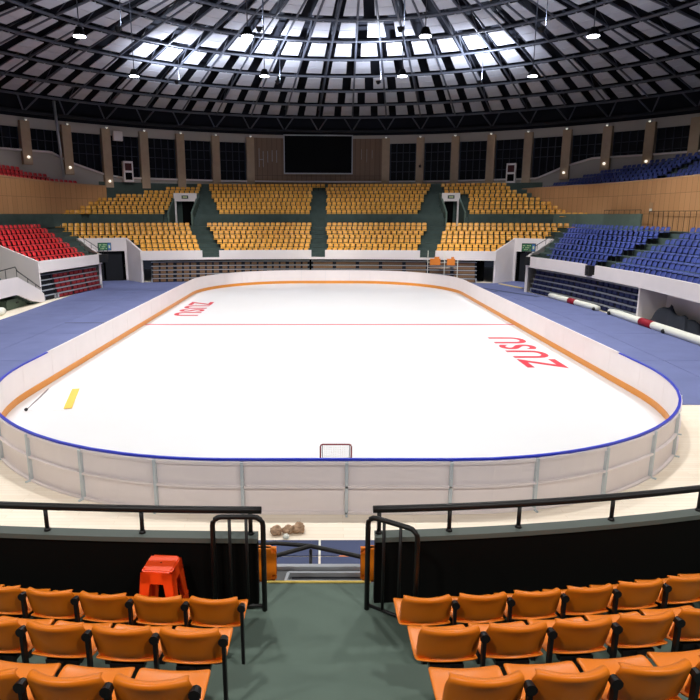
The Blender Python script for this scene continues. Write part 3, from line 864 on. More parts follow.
for cname, m in (('yellow', M_yel), ('red', M_red), ('blue', M_blue)):
    bm = join(seat_mesh('seat', m))
    me = bpy.data.meshes.new('stadium_seat'); bm.to_mesh(me); bm.free(); me.materials.append(m); me.materials.append(M_dkmetal); protos[cname] = me
SEATS = []   # (colour, x, y, z, rot, label, group)
SP = .5
def yrows(block, rows, xlf, xrf, stf, zf, color, rot, where, group, skip=None, axis='x', vis=None, rev=False):
    for k in rows:
        a, b = xlf(k), xrf(k)
        if b - a < .5: continue
        n = int((b - a) / SP); off = ((b - a) - n * SP) / 2; lst = []
        for i in range(n):
            c = a + off + SP * (i + .5); x, y, rr = stf(c, k)
            if skip and skip(x, y, k): continue
            lst.append((x, y, rr))
        if rev: lst = lst[::-1]
        for i, (x, y, rr) in enumerate(lst):
            p = project(x, y, zf(k) + .6)
            SEATS.append((color, x, y, zf(k), rr, f'{nth(i + 1)} {color} seat {{end}}, {nth(k + 1)} row up, {where}', group, p, k, id(lst)))
L2 = lambda a, b: (lambda k: a + (b - a) * k / 6)
def far_seat(c, k): return c, yf(c) + row_o(k) + .52, math.atan(-.015 * (c + 2)) 
def far_up(c, k): return c, yf(c) + UP_O + .05 + .85 * k + .52, math.atan(-.015 * (c + 2))
LZ = row_z
def portal_skip(x, y, k):
    o = y - yf(x)
    return o < far_omin(x) + .35 and far_omin(x) > 0
def sideskip(x, y, k): return False
RL = range(NR)
yrows('B1', RL, L2(-20.3, -24.6), L2(-10.9, -12.9), far_seat, LZ, 'yellow', 0, 'far lower stand, block in left corner', 'yellow seats of the far stand', portal_skip)
yrows('B2', RL, L2(-9.35, -11.5), lambda k: -1.4, far_seat, LZ, 'yellow', 0, 'far lower stand, left of centre aisle', 'yellow seats of the far stand')
yrows('B3', RL, lambda k: -.18, L2(8.0, 9.6), far_seat, LZ, 'yellow', 0, 'far lower stand, right of centre aisle', 'yellow seats of the far stand')
yrows('B4', RL, L2(9.3, 11.0), L2(18.6, 22.3), far_seat, LZ, 'yellow', 0, 'far lower stand, block in right corner', 'yellow seats of the far stand', portal_skip)
def cyl_skip(x, y, k): return math.hypot(x - CX, y - CY) > RW - .9
RU = range(NR + 1)
def lu1(k): return [-24.2, -23.7, -23.3, -22.9, -22.6, -21.9, -21.5, -21.2][k] if k else -22.4
yrows('U1', RU, lambda k: [-23.0, -23.6, -23.2, -22.8, -22.3, -21.9, -21.0, -20.5][k], lambda k: VL[0] - .2 if k < 5 else VL[1] - .1, far_up, uz, 'yellow', 0, 'far upper stand, left block', 'yellow seats of the far stand', cyl_skip)
yrows('U2', RU, L2(-10.9, -12.5), lambda k: -1.45 if k < 7 else 0, far_up, uz, 'yellow', 0, 'far upper stand, left of centre aisle', 'yellow seats of the far stand')
yrows('U3', RU, lambda k: -.18 if k < 7 else 0.02, L2(9.1, 10.9), far_up, uz, 'yellow', 0, 'far upper stand, right of centre aisle', 'yellow seats of the far stand')
yrows('U4', RU, lambda k: (13.6 + .15 * k) if k < 5 else VR[0] + .6, lambda k: [22.4, 22.3, 21.6, 21.0, 20.0, 19.2, 18.9, 18.6][k], far_up, uz, 'yellow', 0, 'far upper stand, right block', 'yellow seats of the far stand', cyl_skip)
# blue, right side: rotation so that they face -x
def rseat(c, k): return xr(c) + row_o(k) + .52, c, -PI / 2
def lseat(c, k): return xl(c) - row_o(k) - .52, c, PI / 2
yrows('R1', RL, L2(7.1, 7.9), L2(12.9, 20.4), rseat, LZ, 'blue', 0, 'right lower stand, block beyond the aisle', 'blue seats of the right stand', rev=True)
yrows('R2', RL, lambda k: -6.5, L2(5.9, 6.5), rseat, LZ, 'blue', 0, 'right lower stand, block before the aisle', 'blue seats of the right stand', rev=True)
yrows('L1', RL, lambda k: 9.5, L2(16.2, 19.4), lseat, LZ, 'red', 0, 'left lower stand', 'red seats of the left stand')
# upper side stands follow the beige wall
def up_curve(sts):
    pts = [p for p, d in sts]; S_ = [0]
    for a, b in zip(pts, pts[1:]): S_.append(S_[-1] + math.dist(a, b))
    return S_
def side_seats(sts, zf, color, where, group, yr, gap, rev, URISE=.34, drop=.75):
    S_ = up_curve(sts)
    for j in range(UN):
        lst = []; s = .4
        while s < S_[-1]:
            i = max(q for q in range(len(S_)) if S_[q] <= s); i = min(i, len(sts) - 2); t = (s - S_[i]) / (S_[i + 1] - S_[i])
            p = Vector(sts[i][0]).lerp(Vector(sts[i + 1][0]), t); d = Vector(sts[i][1]).lerp(Vector(sts[i + 1][1]), t).normalized()
            o = .25 + UTREAD * j + .52; q = p + d * o; s += SP * (1 if True else 1)
            if not (yr[0] < p.y < yr[1]): continue
            if math.hypot(q.x - CX, q.y - CY) > RW - (.45 if color == 'red' else .9): continue
            if gap[0] < p.y - .12 * j < gap[1]: continue
            lst.append((q.x, q.y, math.atan2(-d.x, d.y)))
        if rev: lst = lst[::-1]
        for i, (x, y, rr) in enumerate(lst):
            z = zf((x, y)) - drop + URISE * j
            SEATS.append((color, x, y, z, rr, f'{nth(i + 1)} {color} seat {{end}}, {nth(j + 1)} row up, {where}', group, project(x, y, z + .6), j, 0))
side_seats(BRs, zR, 'blue', 'upper stand above beige wall', 'blue seats of the upper right stand', (2, 33), (17.8, 19.0), True)
side_seats(BLs, zL, 'red', 'upper stand above beige wall', 'red seats of the upper left stand', (8, 30), (17.0, 18.2), False, .46, .3)
# short rows on the green landings
for i in range(6): SEATS.append(('yellow', -26.0 + .5 * i + 1.2, 26.3, 5.45, .25, f'{nth(i + 1)} yellow seat {{end}} in the short row against the left beige wall', 'yellow seats of the far stand', None, 0, 0))
for i in range(6): SEATS.append(('yellow', 21.3 + .42 * i, 24.6 - .3 * i, 5.2, -.5, f'{nth(i + 1)} yellow seat {{end}} in the short row against the right beige wall', 'yellow seats of the far stand', None, 0, 0))

NEAR_N = 0
near_list = []
for k in range(5):
    y = -26.38 - .85 * k; zz = 2.0 + .36 * k
    for side, xs_ in (('left', [-1.05 - .47 * (i + .5) for i in range(12)]), ('right', [.25 + .472 * (i + .5) for i in range(12)])):
        for i, x in enumerate(xs_):
            yy = y + .028 * (x + .6) ** 2
            p = project(x, yy, zz + .66)
            if p is None or not (-40 < p[0] < 740 and p[1] < 735): continue
            near_list.append((x, yy, zz, math.atan(.04 * (x + .4)) + PI, k, side, i + 1))
SEATS.sort(key=lambda s: math.dist((s[1], s[2], s[3]), CAM))
rest = []; used = 0; room = 300 - len(near_list)
SM = {'yellow': 0, 'red': 1, 'blue': 2}
for s in SEATS:
    c, x, y, z, rr, lab, grp = s[:7]
    if used < room and in_view(x, y, z + .6, 2):
        o = bpy.data.objects.new('stadium_seat', protos[c]); COL.objects.link(o); o.location = (x, y, z); o.rotation_euler = (0, 0, rr)
        tag(o, lab.replace('{end}', 'from left'), 'seat', grp); used += 1
    elif in_view(x, y, z + .6, 160): rest.append(s)
bm = bmesh.new()
for s in rest:
    M4 = Matrix.Translation(s[1:4]) @ Matrix.Rotation(s[4], 4, 'Z')
    nv = len(bm.verts); nf = len(bm.faces); bm.from_mesh(protos[s[0]]); bm.verts.ensure_lookup_table(); bm.faces.ensure_lookup_table()
    for v in bm.verts[nv:]: v.co = M4 @ v.co
    for f in bm.faces[nf:]: f.material_index = 3 if f.material_index else SM[s[0]]
me = bpy.data.meshes.new('stadium_seats'); bm.to_mesh(me); bm.free()
for mm in (M_yel, M_red, M_blue, M_dkmetal): me.materials.append(mm)
o = bpy.data.objects.new('stadium_seats', me); COL.objects.link(o)
tag(o, 'the remaining distant rows of yellow, red and blue stadium seats filling the stands', 'seats', None, 'stuff')
# foreground seats with parts
pm = None
for (x, y, z, rr, k, side, i) in near_list:
    lab = f'{nth(i)} orange-yellow seat {side} of the stair aisle in the {["front", "second", "third", "fourth", "fifth"][k]} row before the camera'
    t = empty('stadium_seat', lab, 'seat', (x, y, z), rr, 'seats in front of the camera')
    if pm is None:
        pan, back, leg = seat_mesh('s', M_yelf, low=False)
        pm = []
        for nm, b, m, sm in (('seat_pan', pan, M_yelf, True), ('backrest', back, M_yelf, True), ('bracket', leg, M_black, False)):
            o = link(nm, b, m, t, sm); pm.append(o)
            if sm:
                o.modifiers.new('sub', 'SUBSURF').levels = 1; o.modifiers['sub'].render_levels = 2
        bm = bmesh.new(); bmesh.ops.create_cone(bm, cap_ends=True, segments=10, radius1=.035, radius2=.028, depth=.05, matrix=Matrix.Translation((-.236, .21, .6)) @ Matrix.Rotation(PI / 2, 4, 'X'))
        box(bm, -.248, -.224, .19, .23, .0, .6)
        pm.append(link('armrest_post', bm, M_black, t))
    else:
        for s in pm:
            c = s.copy(); COL.objects.link(c); c.parent = t

# ------------------------------------------------------------------ near stand concrete and parapet
bm = bmesh.new(); 
def nearstep(bm, k, x0, x1, y0, y1, z): box(bm, x0, x1, y0, y1, z - .4, z)
box(bm, -9, 9, -26.1, -25.36, 1.7, 2.0)
for k in range(6):
    yb = -26.1 - .85 * k; box(bm, -9, 9, yb - .85, yb, 1.5 + .36 * k, 2.0 + .36 * k)
struct(link('floor_near_tier', bm, M_concg), 'green painted steps of the near stand')
bm = bmesh.new(); box(bm, -1.0, .12, -25.36, -25.33, 1.75, 2.012); struct(link('trim_90', bm, mat('edge_yellow', (214, 186, 90))), 'yellow nosing at the stair gap')
def yp(x): return -25.66 + (.013 if x < -.7 else .026) * (x + .7) ** 2
for side, a, b in (('left', -9, -1.02), ('right', .13, 9)):
    st = [((x, yp(x)), (0, 1)) for x in frange(a, b, .5)]
    omega(st, [(-.05, 1.7), (-.05, 2.68), (.05, 2.68), (.05, 1.7)], f'wall_near_{side}', M_parap, 'black parapet wall before the near seats')
    omega(st, [(-.07, 2.68), (-.07, 2.73), (.07, 2.73), (.07, 2.68)], 'trim_91' if side == 'left' else 'trim_92', M_cap2, 'grey green ledge on the near parapet')
    a2, b2 = (-8.6, -.98) if side == 'left' else (.11, 8.6)
    t = empty('handrail', f'black tubular handrail on the {side} near parapet', 'handrail', ((a2 + b2) / 2, yp((a2 + b2) / 2), 2.73))
    bm = bmesh.new(); tube(bm, [(x, yp(x) + .02, 2.985) for x in frange(a2, b2, .3)], .036, 10); loc(link('rail', bm, M_black, t, True), t)
    xs_ = [-1.02 - .07, -2.16, -3.12, -4.2, -5.3] if side == 'left' else [.17, .87, 1.58, 2.58, 3.6, 4.7, 5.8]
    for x in xs_:
        bm = bmesh.new(); tube(bm, [(x, yp(x) + .02, 2.73), (x, yp(x) + .02, 2.96)], .021, 8)
        bmesh.ops.create_cone(bm, cap_ends=True, segments=12, radius1=.036, radius2=.024, depth=.03, matrix=Matrix.Translation((x, yp(x) + .02, 2.742)))
        loc(link('rail_post', bm, M_black, t, True), t)
def gate(a, b, zt, label, nb):
    a = Vector((*a, 0)); b = Vector((*b, 0)); d = (b - a); L = d.length; d.normalize(); r = .09
    t = empty('aisle_railing', label, 'railing', (a.x, a.y, 2.0), math.atan2(d.y, d.x))
    h = zt - 2.0
    bm = bmesh.new(); pts = [(0, 0, 0), (0, 0, h - r)] + [(r - r * math.cos(q * PI / 8), 0, h - r + r * math.sin(q * PI / 8)) for q in range(1, 5)] + [(L - r + r * math.sin(q * PI / 8), 0, h - r + r * math.cos(q * PI / 8)) for q in range(0, 5)] + [(L, 0, 0)]
    tube(bm, pts, .025, 10); link('outer_tube', bm, M_black, t, True)
    bm = bmesh.new(); tube(bm, [(0, 0, .05), (L, 0, .05)], .018, 8); link('bottom_rail', bm, M_black, t, True)
    for i in range(1, nb + 1):
        bm = bmesh.new(); x = L * i / (nb + 1); tube(bm, [(x, 0, .05), (x, 0, h - .01)], .016, 8); link('bar', bm, M_black, t, True)
gate((-1.43, -25.8), (-.95, -25.8), 3.0, 'black tubular guard frame left of the stair gap', 2)
gate((.05, -25.78), (.48, -26.05), 3.0, 'black tubular guard frame right of the stair gap', 2)

# platform just below the gap
t = empty('folded_bleacher', 'grey folded bleacher platform with pale rails below the stair gap', 'bleacher', (-.4, -24.95, 0))
bm = bmesh.new(); box(bm, -7, 7, -25.3, -24.62, 1.5, 1.68); box(bm, -7, 7, -25.3, -24.7, .05, 1.45); loc(link('platform', bm, mat('platform_grey', (104, 108, 110), .7), t), t)
bm = bmesh.new(); box(bm, -7, 7, -24.62, -24.56, 1.5, 1.72); loc(link('front_rail', bm, M_metal, t), t)
bm = bmesh.new()
for a, b in (((-.78, -24.75), (.08, -24.75)), ((-.78, -24.92), (.08, -24.92)), ((-.78, -24.75), (-.86, -25.25)), ((.08, -24.75), (.12, -25.25))): bar(bm, (*a, 1.71), (*b, 1.71), .035, .05)
loc(link('step_frame', bm, M_metal, t), t)
bm = bmesh.new(); box(bm, -.74, .06, -24.9, -24.78, 1.682, 1.69); box(bm, -.76, .06, -25.2, -24.95, 1.682, 1.69); loc(link('step_grille', bm, M_dkmetal, t), t)
for x0, x1, w in ((-1.4, -.9, 'left'), (.04, .5, 'right')):
    t = empty('folding_seat', f'upright folded yellow seat below the stair gap on the {w}', 'seat', ((x0 + x1) / 2, -24.95, 1.68), 0, 'folded seats below the stair gap')
    bm = bmesh.new(); box(bm, -(x1 - x0) / 2, (x1 - x0) / 2, -.05, .03, .12, .5)
    bmesh.ops.bevel(bm, geom=[e for e in bm.edges if abs((e.verts[0].co - e.verts[1].co).y) > .05], offset=.06, segments=4); link('backrest', bm, M_yelf, t)
    bm = bmesh.new(); box(bm, -(x1 - x0) / 2 + .02, (x1 - x0) / 2 - .02, .031, .09, .04, .42); bmesh.ops.bevel(bm, geom=list(bm.edges), offset=.02, segments=2); link('seat_pan', bm, M_yelf, t)
    bm = bmesh.new(); box(bm, -(x1 - x0) / 2 + .06, -(x1 - x0) / 2 + .1, -.03, .02, 0, .13); box(bm, (x1 - x0) / 2 - .1, (x1 - x0) / 2 - .06, -.03, .02, 0, .13); link('bracket', bm, M_black, t)
bm = bmesh.new()
tube(bm, [(-1.3, -24.45, 1.7), (-.95, -24.45, 1.76), (-.53, -24.3, 1.8), (.15, -24.5, 1.76), (.5, -24.5, 1.72)], .028, 8)
tube(bm, [(-1.4, -24.15, 1.7), (-.98, -24.15, 1.75), (-.53, -24.28, 1.79)], .026, 8)
for x, y in ((-1.3, -24.5), (.5, -24.52), (-.53, -24.3)): tube(bm, [(x, y, 1.75), (x, -24.6, 1.6)], .02, 6)
tag(link('folded_rail', bm, M_black, None, True), 'bent black rail folded across the front of the near bleacher platform', 'rail')

# orange stool
t = empty('plastic_stool', 'bright orange moulded plastic stool standing behind the left parapet', 'stool', (-1.9, -25.93, 2.0), math.radians(-5))
def stool():
    H = .6; tw, td = .145, .14; bw, bd = .205, .175
    bm = bmesh.new(); box(bm, -tw, tw, -td, td, H - .035, H)
    bmesh.ops.bevel(bm, geom=[e for e in bm.edges if abs(e.verts[0].co.z - e.verts[1].co.z) > .02], offset=.022, segments=4, affect='EDGES'); bmesh.ops.bevel(bm, geom=[e for e in bm.edges if e.verts[0].co.z > H - .001 and e.verts[1].co.z > H - .001], offset=.012, segments=3, affect='EDGES'); link('stool_top', bm, M_orange, t, False)
    def P(sx, sy, z):
        f = (H - z) / H; return Vector((sx * (tw + (bw - tw) * f), sy * (td + (bd - td) * f), z))
    for sx in (-1, 1):
        for sy in (-1, 1):
            bm = bmesh.new()
            # L-shaped leg in plan, tapering
            for dx, dy in ((1, 0), (0, 1)):
                w0, w1 = .1, .07
                A = [];
                for z, w in ((H - .02, w0), (0.0, w1)):
                    c = P(sx, sy, z); A.append([c, c + Vector((-sx * w * dx, -sy * w * dy, 0)), c + Vector((-sx * w * dx - sx * .012 * dy, -sy * w * dy - sy * .012 * dx, 0)), c + Vector((-sx * .012 * dy, -sy * .012 * dx, 0))])
                V = [[bm.verts.new(q) for q in r_] for r_ in A]
                for i in range(4): bm.faces.new([V[0][i], V[0][(i + 1) % 4], V[1][(i + 1) % 4], V[1][i]])
                bm.faces.new(V[0]); bm.faces.new(V[1][::-1])
            link('leg', bm, M_orange, t)
    for (a, b) in (((-1, -1), (1, -1)), ((1, -1), (1, 1)), ((1, 1), (-1, 1)), ((-1, 1), (-1, -1))):
        bm = bmesh.new(); z1, z0 = H - .02, H - .13
        q = [P(*a, z1), P(*b, z1), P(*b, z0), P(*a, z0)]; nrm = Vector((-(a[0] + b[0]), -(a[1] + b[1]), 0)).normalized() * .012
        V = [bm.verts.new(c) for c in q] + [bm.verts.new(c + nrm) for c in q]
        for f in ((0, 1, 2, 3), (7, 6, 5, 4), (0, 4, 5, 1), (1, 5, 6, 2), (2, 6, 7, 3), (3, 7, 4, 0)): bm.faces.new([V[i] for i in f])
        link('apron', bm, M_orange, t)
    for (a, b) in (((1, -1), (1, 1)), ((-1, -1), (-1, 1))):
        bm = bmesh.new(); bar(bm, P(*a, .2), P(*b, .2), .012, .035)
        bar(bm, P(*a, .02), P(*b, .2), .01, .02)
        link('cross_brace', bm, M_orange, t)
    bm = bmesh.new(); bmesh.ops.create_cone(bm, cap_ends=True, segments=10, radius1=.008, radius2=.008, depth=.002, matrix=Matrix.Translation((0, 0, H + .0015))); link('drain_hole', bm, M_dark, t)
stool()

# ------------------------------------------------------------------ folded bleachers under the stands
def bleacher(name, label, stf, s0, s1, seg, seatm, proud=.1, nt=5, hz=1.85, axis=1):
    t = empty(name, label, 'bleacher', (*stf((s0 + s1) / 2)[0], 0))
    n = max(1, round((s1 - s0) / seg))
    for i in range(nt):
        z = .12 + (hz - .12) * i / nt; o = -proud + .07 * i
        st = [stf(s) for s in frange(s0, s1, 1)]
        bm = bmesh.new(); sweep(bm, st, [(o, z + .2), (o, z + .255), (o + .9, z + .255), (o + .9, z + .2)], close_profile=True, caps=True); loc(link('deck_edge', bm, M_metal, t), t)
        bm = bmesh.new(); sweep(bm, st, [(o + .12, z - .09), (o + .12, z + .199), (o + .85, z + .199), (o + .85, z - .09)], close_profile=True, caps=True); loc(link('riser', bm, M_dkmetal, t), t)
        if seatm:
            for j in range(n):
                a = s0 + (s1 - s0) * j / n + .12; b = s0 + (s1 - s0) * (j + 1) / n - .12
                bm = bmesh.new()
                for c in frange(a + .25, b - .25, .5):
                    st2 = [stf(c - .21), stf(c + .21)]
                    sweep(bm, st2, [(o + .045, z - .04), (o + .03, z + .15), (o + .1, z + .17), (o + .115, z - .04)], close_profile=True, caps=True)
                loc(link('seat_bank', bm, seatm, t), t)
    for c in (s0 + .05, s1 - .05):
        bm = bmesh.new(); sweep(bm, [stf(c - .04), stf(c + .04)], [(-proud, 0), (-proud, .33), (-proud + .1, .33), (-proud + .1, 0)], close_profile=True, caps=True); loc(link('support_foot', bm, M_metal, t), t)
bl_y = mat('bleacher_seat_tan', (136, 104, 76), .6); bl_b = mat('bleacher_seat_blue', (30, 38, 82), .5); bl_r = mat('bleacher_seat_red', (150, 38, 42), .5)
bleacher('folded_bleacher', 'folded bleacher with tan seats under the far stand, left half', far_st, -15.2, -1.6, 1.9, bl_y)
bleacher('folded_bleacher', 'folded bleacher with tan seats under the far stand, right half', far_st, -1.4, 12.8, 1.9, bl_y)
bleacher('folded_bleacher', 'folded bleacher with navy seats and bright rails under the right stand', right_st, 1.7, 14.1, 2.4, bl_b, -.22)
bleacher('folded_bleacher', 'folded bleacher with red seats under the left stand', left_st, 11.0, 16.7, 1.9, bl_r)
bleacher('folded_bleacher', 'dark folded bleacher end with bare steps beside the left stairs', left_st, 9.5, 10.8, 1.3, None)

# orange boards and white posts beyond the far boards
t = empty('guard_rail', 'thin white rail with three posts beyond the far boards at right', 'railing', (9.6, 20.9, 0))
for x in (8.6, 10.0, 11.1):
    bm = bmesh.new(); tube(bm, [(x, 20.75 - .12 * (x - 8.6), .02), (x, 20.75 - .12 * (x - 8.6), 2.75 if x < 10.5 else 2.0)], .035, 6); loc(link('post', bm, M_white, t), t)
bm = bmesh.new()
for z in (1.3, 1.75): tube(bm, [(8.6, 20.75, z), (11.1, 20.45, z)], .025, 6)
loc(link('rail', bm, M_white, t), t)
for i, (x0, x1, w) in enumerate(((8.72, 9.6, 'wider'), (10.12, 10.8, 'narrower'))):
    bm = bmesh.new(); box(bm, x0, x1, 20.32 - .12 * (x0 - 8.6), 20.38 - .12 * (x0 - 8.6), 1.55, 2.1); box(bm, x0 + .35, x1 - .1, 20.32 - .12 * (x0 - 8.6), 20.38 - .12 * (x0 - 8.6), 2.1, 2.25)
    box(bm, x0 + .3, x0 + .36, 20.38 - .12 * (x0 - 8.6), 20.75 - .12 * (x0 - 8.6), 1.7, 1.78)
    tag(link('orange_board', bm, mat('board_orange', (226, 132, 52))), f'{w} orange board hung on the white rail beyond the far boards', 'board')

# ------------------------------------------------------------------ entrance signs and speakers
def led_sign(x, y, z, rz, w):
    t = empty('display_sign', f'green and blue display sign above the {w} corner entrance', 'sign', (x, y, z), rz)
    bm = bmesh.new(); box(bm, -.5, .5, 0, .12, 0, .62); link('sign_box', bm, M_dkmetal, t)
    bm = bmesh.new(); box(bm, -.46, .22, -.012, 0, .05, .57); link('green_panel', bm, M_sgreen, t)
    bm = bmesh.new(); box(bm, .24, .47, -.012, 0, .05, .57); link('blue_panel', bm, M_sblue, t)
    bm = bmesh.new()
    for r_ in range(3):
        for c in range(6):
            if (r_ * 5 + c * 3) % 4: box(bm, -.42 + c * .1, -.36 + c * .1, -.02, -.012, .12 + r_ * .15, .19 + r_ * .15)
    box(bm, .3, .41, -.02, -.012, .2, .42)
    link('sign_text', bm, M_stext, t)
    bm = bmesh.new(); tube(bm, [(-.1, .14, -.7), (-.1, .14, .3)], .03, 6); tube(bm, [(.2, .14, -.7), (.2, .14, .3)], .03, 6); link('bracket', bm, M_black, t)
def speaker(x, y, z, rz, w):
    t = empty('loudspeaker', f'black box loudspeaker on the white band, {w}', 'loudspeaker', (x, y, z), rz, 'loudspeakers on the white band')
    bm = bmesh.new(); box(bm, -.3, .3, 0, .3, 0, .62); bmesh.ops.bevel(bm, geom=list(bm.edges), offset=.02, segments=1); link('speaker_box', bm, M_black, t)
    bm = bmesh.new()
    for q, rr in ((.2, .13), (.45, .08)): bmesh.ops.create_cone(bm, cap_ends=True, segments=14, radius1=rr, radius2=rr, depth=.02, matrix=Matrix.Translation((0, -.012, q)) @ Matrix.Rotation(PI / 2, 4, 'X'))
    link('speaker_cone', bm, M_dkmetal, t)
led_sign(-17.75, 17.3, 2.95, .5, 'left'); speaker(-17.6, 16.5, 2.08, .6, 'at the left corner')
led_sign(15.2, 15.0, 3.0, -.4, 'right'); speaker(14.85, 13.75, 2.08, -.8, 'at the right corner')
speaker(xr(6.4) - .32, 6.4, 2.05, -PI / 2, 'at the aisle of the blue stand')

# portal aisle handrails
def thin_rail(name, pts, label, r=.025, posts=None):
    t = empty(name, label, 'handrail', pts[0])
    bm = bmesh.new(); tube(bm, pts, r, 6); loc(link('rail', bm, M_black, t), t)
    for (x, y, z0, z1) in posts or []:
        bm = bmesh.new(); tube(bm, [(x, y, z0), (x, y, z1)], r * .8, 6); loc(link('rail_post', bm, M_black, t), t)
def along(a, b, n, h):
    return [(a[0] + (b[0] - a[0]) * i / n, a[1] + (b[1] - a[1]) * i / n, a[2] + (b[2] - a[2]) * i / n - h, a[2] + (b[2] - a[2]) * i / n) for i in range(n + 1)]
a, b = (E2L[0], E2L[1], 3.15), (P2L[0], P2L[1], 4.1); thin_rail('handrail', [a, b], 'black handrail climbing beside the left corner entrance', .025, along(a, b, 3, .45))
a, b = (E2R[0], E2R[1], 3.15), (P2R[0], P2R[1], 4.1); thin_rail('handrail', [a, b], 'black handrail climbing beside the right corner entrance', .025, along(a, b, 3, .45))
a, b = (24.0, 14.9, 6.0), (24.0, 2.0, 6.0); thin_rail('handrail', [a, b], 'black handrail on the walkway behind the blue seats', .025, along(a, b, 20, 1.38))
a, b = (23.16, 14.5, 6.1), (22.96, 20, 6.1); thin_rail('handrail', [a, b], 'brown handrail on the green parapet at right', .025, along(a, b, 7, .32))

bm = bmesh.new(); bar(bm, (E1R[0] + .35, E1R[1] - .6, .046), (E2R[0] + .5, E2R[1] + 2.2, .046), .3, .05)
tag(link('threshold_strip', bm, mat('threshold_yellow', (206, 186, 130))), 'pale yellow threshold strip before the right corner entrance', 'strip')
# ------------------------------------------------------------------ left stairs down to the floor
t = empty('white_staircase', 'white concrete staircase with black handrail left of the red bleacher', 'staircase', (-19.4, 7, 0))
prof = [(9.3, 0.02), (9.3, .55), (8.6, .95), (6.0, 2.0), (2.0, 2.0), (2.0, .95), (5.3, .95), (5.9, .92), (7.6, .3), (8.9, .02)]
bm = bmesh.new()
for x0, x1 in ((-19.35, -19.2),):
    A = [bm.verts.new((x0, y, z)) for y, z in prof]; B = [bm.verts.new((x1, y, z)) for y, z in prof]
    bm.faces.new(A); bm.faces.new(B[::-1])
    for i in range(len(prof)): bm.faces.new([A[i], A[(i + 1) % len(prof)], B[(i + 1) % len(prof)], B[i]])
loc(link('stringer', bm, M_fascia, t), t)
bm = bmesh.new()
for i in range(7): box(bm, -21.0, -19.36, 8.8 - .4 * i - .4, 8.8 - .4 * i, max(.02, .16 * i - .15), .16 * (i + 1))
box(bm, -21.0, -19.36, 2, 6.0, 1.0, 1.12)
loc(link('steps', bm, M_conc, t), t)
bm = bmesh.new()
R1 = [(-19.28, 9.1, .95), (-19.28, 6.2, 2.35), (-19.28, 6.0, 2.62), (-19.28, 3.4, 2.5)]
tube(bm, R1, .03, 6)
loc(link('handrail', bm, M_black, t), t)
for y, z0, z1 in ((8.4, .95, 1.3), (7.4, 1.4, 1.8), (6.1, 1.95, 2.55), (4.8, 1.95, 2.55), (3.5, 1.95, 2.5)):
    bm = bmesh.new(); tube(bm, [(-19.28, y, z0), (-19.28, y, z1)], .022, 6); loc(link('rail_post', bm, M_black, t), t)
bm = bmesh.new(); tube(bm, [(-21.4, 6.3, 2.3), (-22.3, 6.3, 2.9), (-24.5, 6.3, 3.9)], .03, 6)
for x, z in ((-21.5, 2.35), (-22.3, 2.9), (-24.4, 3.85)): tube(bm, [(x, 6.3, z - .9), (x, 6.3, z)], .02, 6)
tag(link('upper_handrail', bm, M_black), 'black handrail on the upper flight of the left stairs', 'handrail')
bm = bmesh.new()
for i in range(8): box(bm, -21.4 - .45 * i - .45, -21.4 - .45 * i, 3.6, 9.0, 1.0 + .3 * i - (1 if i == 0 else 0), 1.3 + .3 * i)
struct(link('floor_upper_flight_left', bm, M_conc), 'dark stair flight cutting into the left stand')

# green crate and white roll
bm = bmesh.new(); box(bm, -.6, .6, -1.3, 1.3, 0.01, .62)
bmesh.ops.bevel(bm, geom=list(bm.edges), offset=.12, segments=3)
t = empty('green_case', 'grey-green case stowed under the left white stairs', 'case', (-20.3, 6.6, 0))
link('case_body', bm, M_crate, t)
bm = bmesh.new(); box(bm, -.62, .62, -.05, .05, .3, .36); box(bm, .58, .63, -.15, .15, .3, .4); link('latch', bm, M_black, t)
def roll(name, a, b, r, label, bands=(), knobs=()):
    t = empty(name, label, 'padded roll', (a[0], a[1], 0))
    a = Vector((*a, r)); b = Vector((*b, r)); d = b - a
    bm = bmesh.new(); n = 12; pts = [a + d * i / n for i in range(n + 1)]
    rr = [r * .8] + [r * (1 + .03 * math.sin(i * 2.1)) for i in range(1, n)] + [r * .8]
    tube(bm, pts, rr, 16); loc(link('pad', bm, M_white, t, True), t)
    for (f0, f1) in bands:
        bm = bmesh.new(); tube(bm, [a + d * f0, a + d * f1], r * 1.06, 16); loc(link('red_band', bm, M_band, t, True), t)
    for f, dz in knobs:
        bm = bmesh.new(); c = a + d * f; n_ = Vector((d.y, -d.x, 0)).normalized()
        if n_.x > 0: n_ = -n_
        c = c + n_ * r * 1.05 + Vector((0, 0, -r * .3)); bmesh.ops.create_uvsphere(bm, u_segments=10, v_segments=8, radius=r * .55, matrix=Matrix.Translation(c)); loc(link('black_knob', bm, M_black, t, True), t)
roll('padded_roll', (15.66, 11.2), (16.4, 5.2), .185, 'farther white padded roll with red band before the blue bleacher', [(.44, .58)], [(.97, 0)])
roll('padded_roll', (16.55, 4.0), (16.7, -6.5), .2, 'nearer white padded roll with red band before the grey tarpaulin', [(.33, .44)], [(.03, 0), (.56, 0)])
roll('padded_roll', (-19.25, 4.0), (-19.25, .5), .24, 'white padded roll at the left end of the floor', [], [])

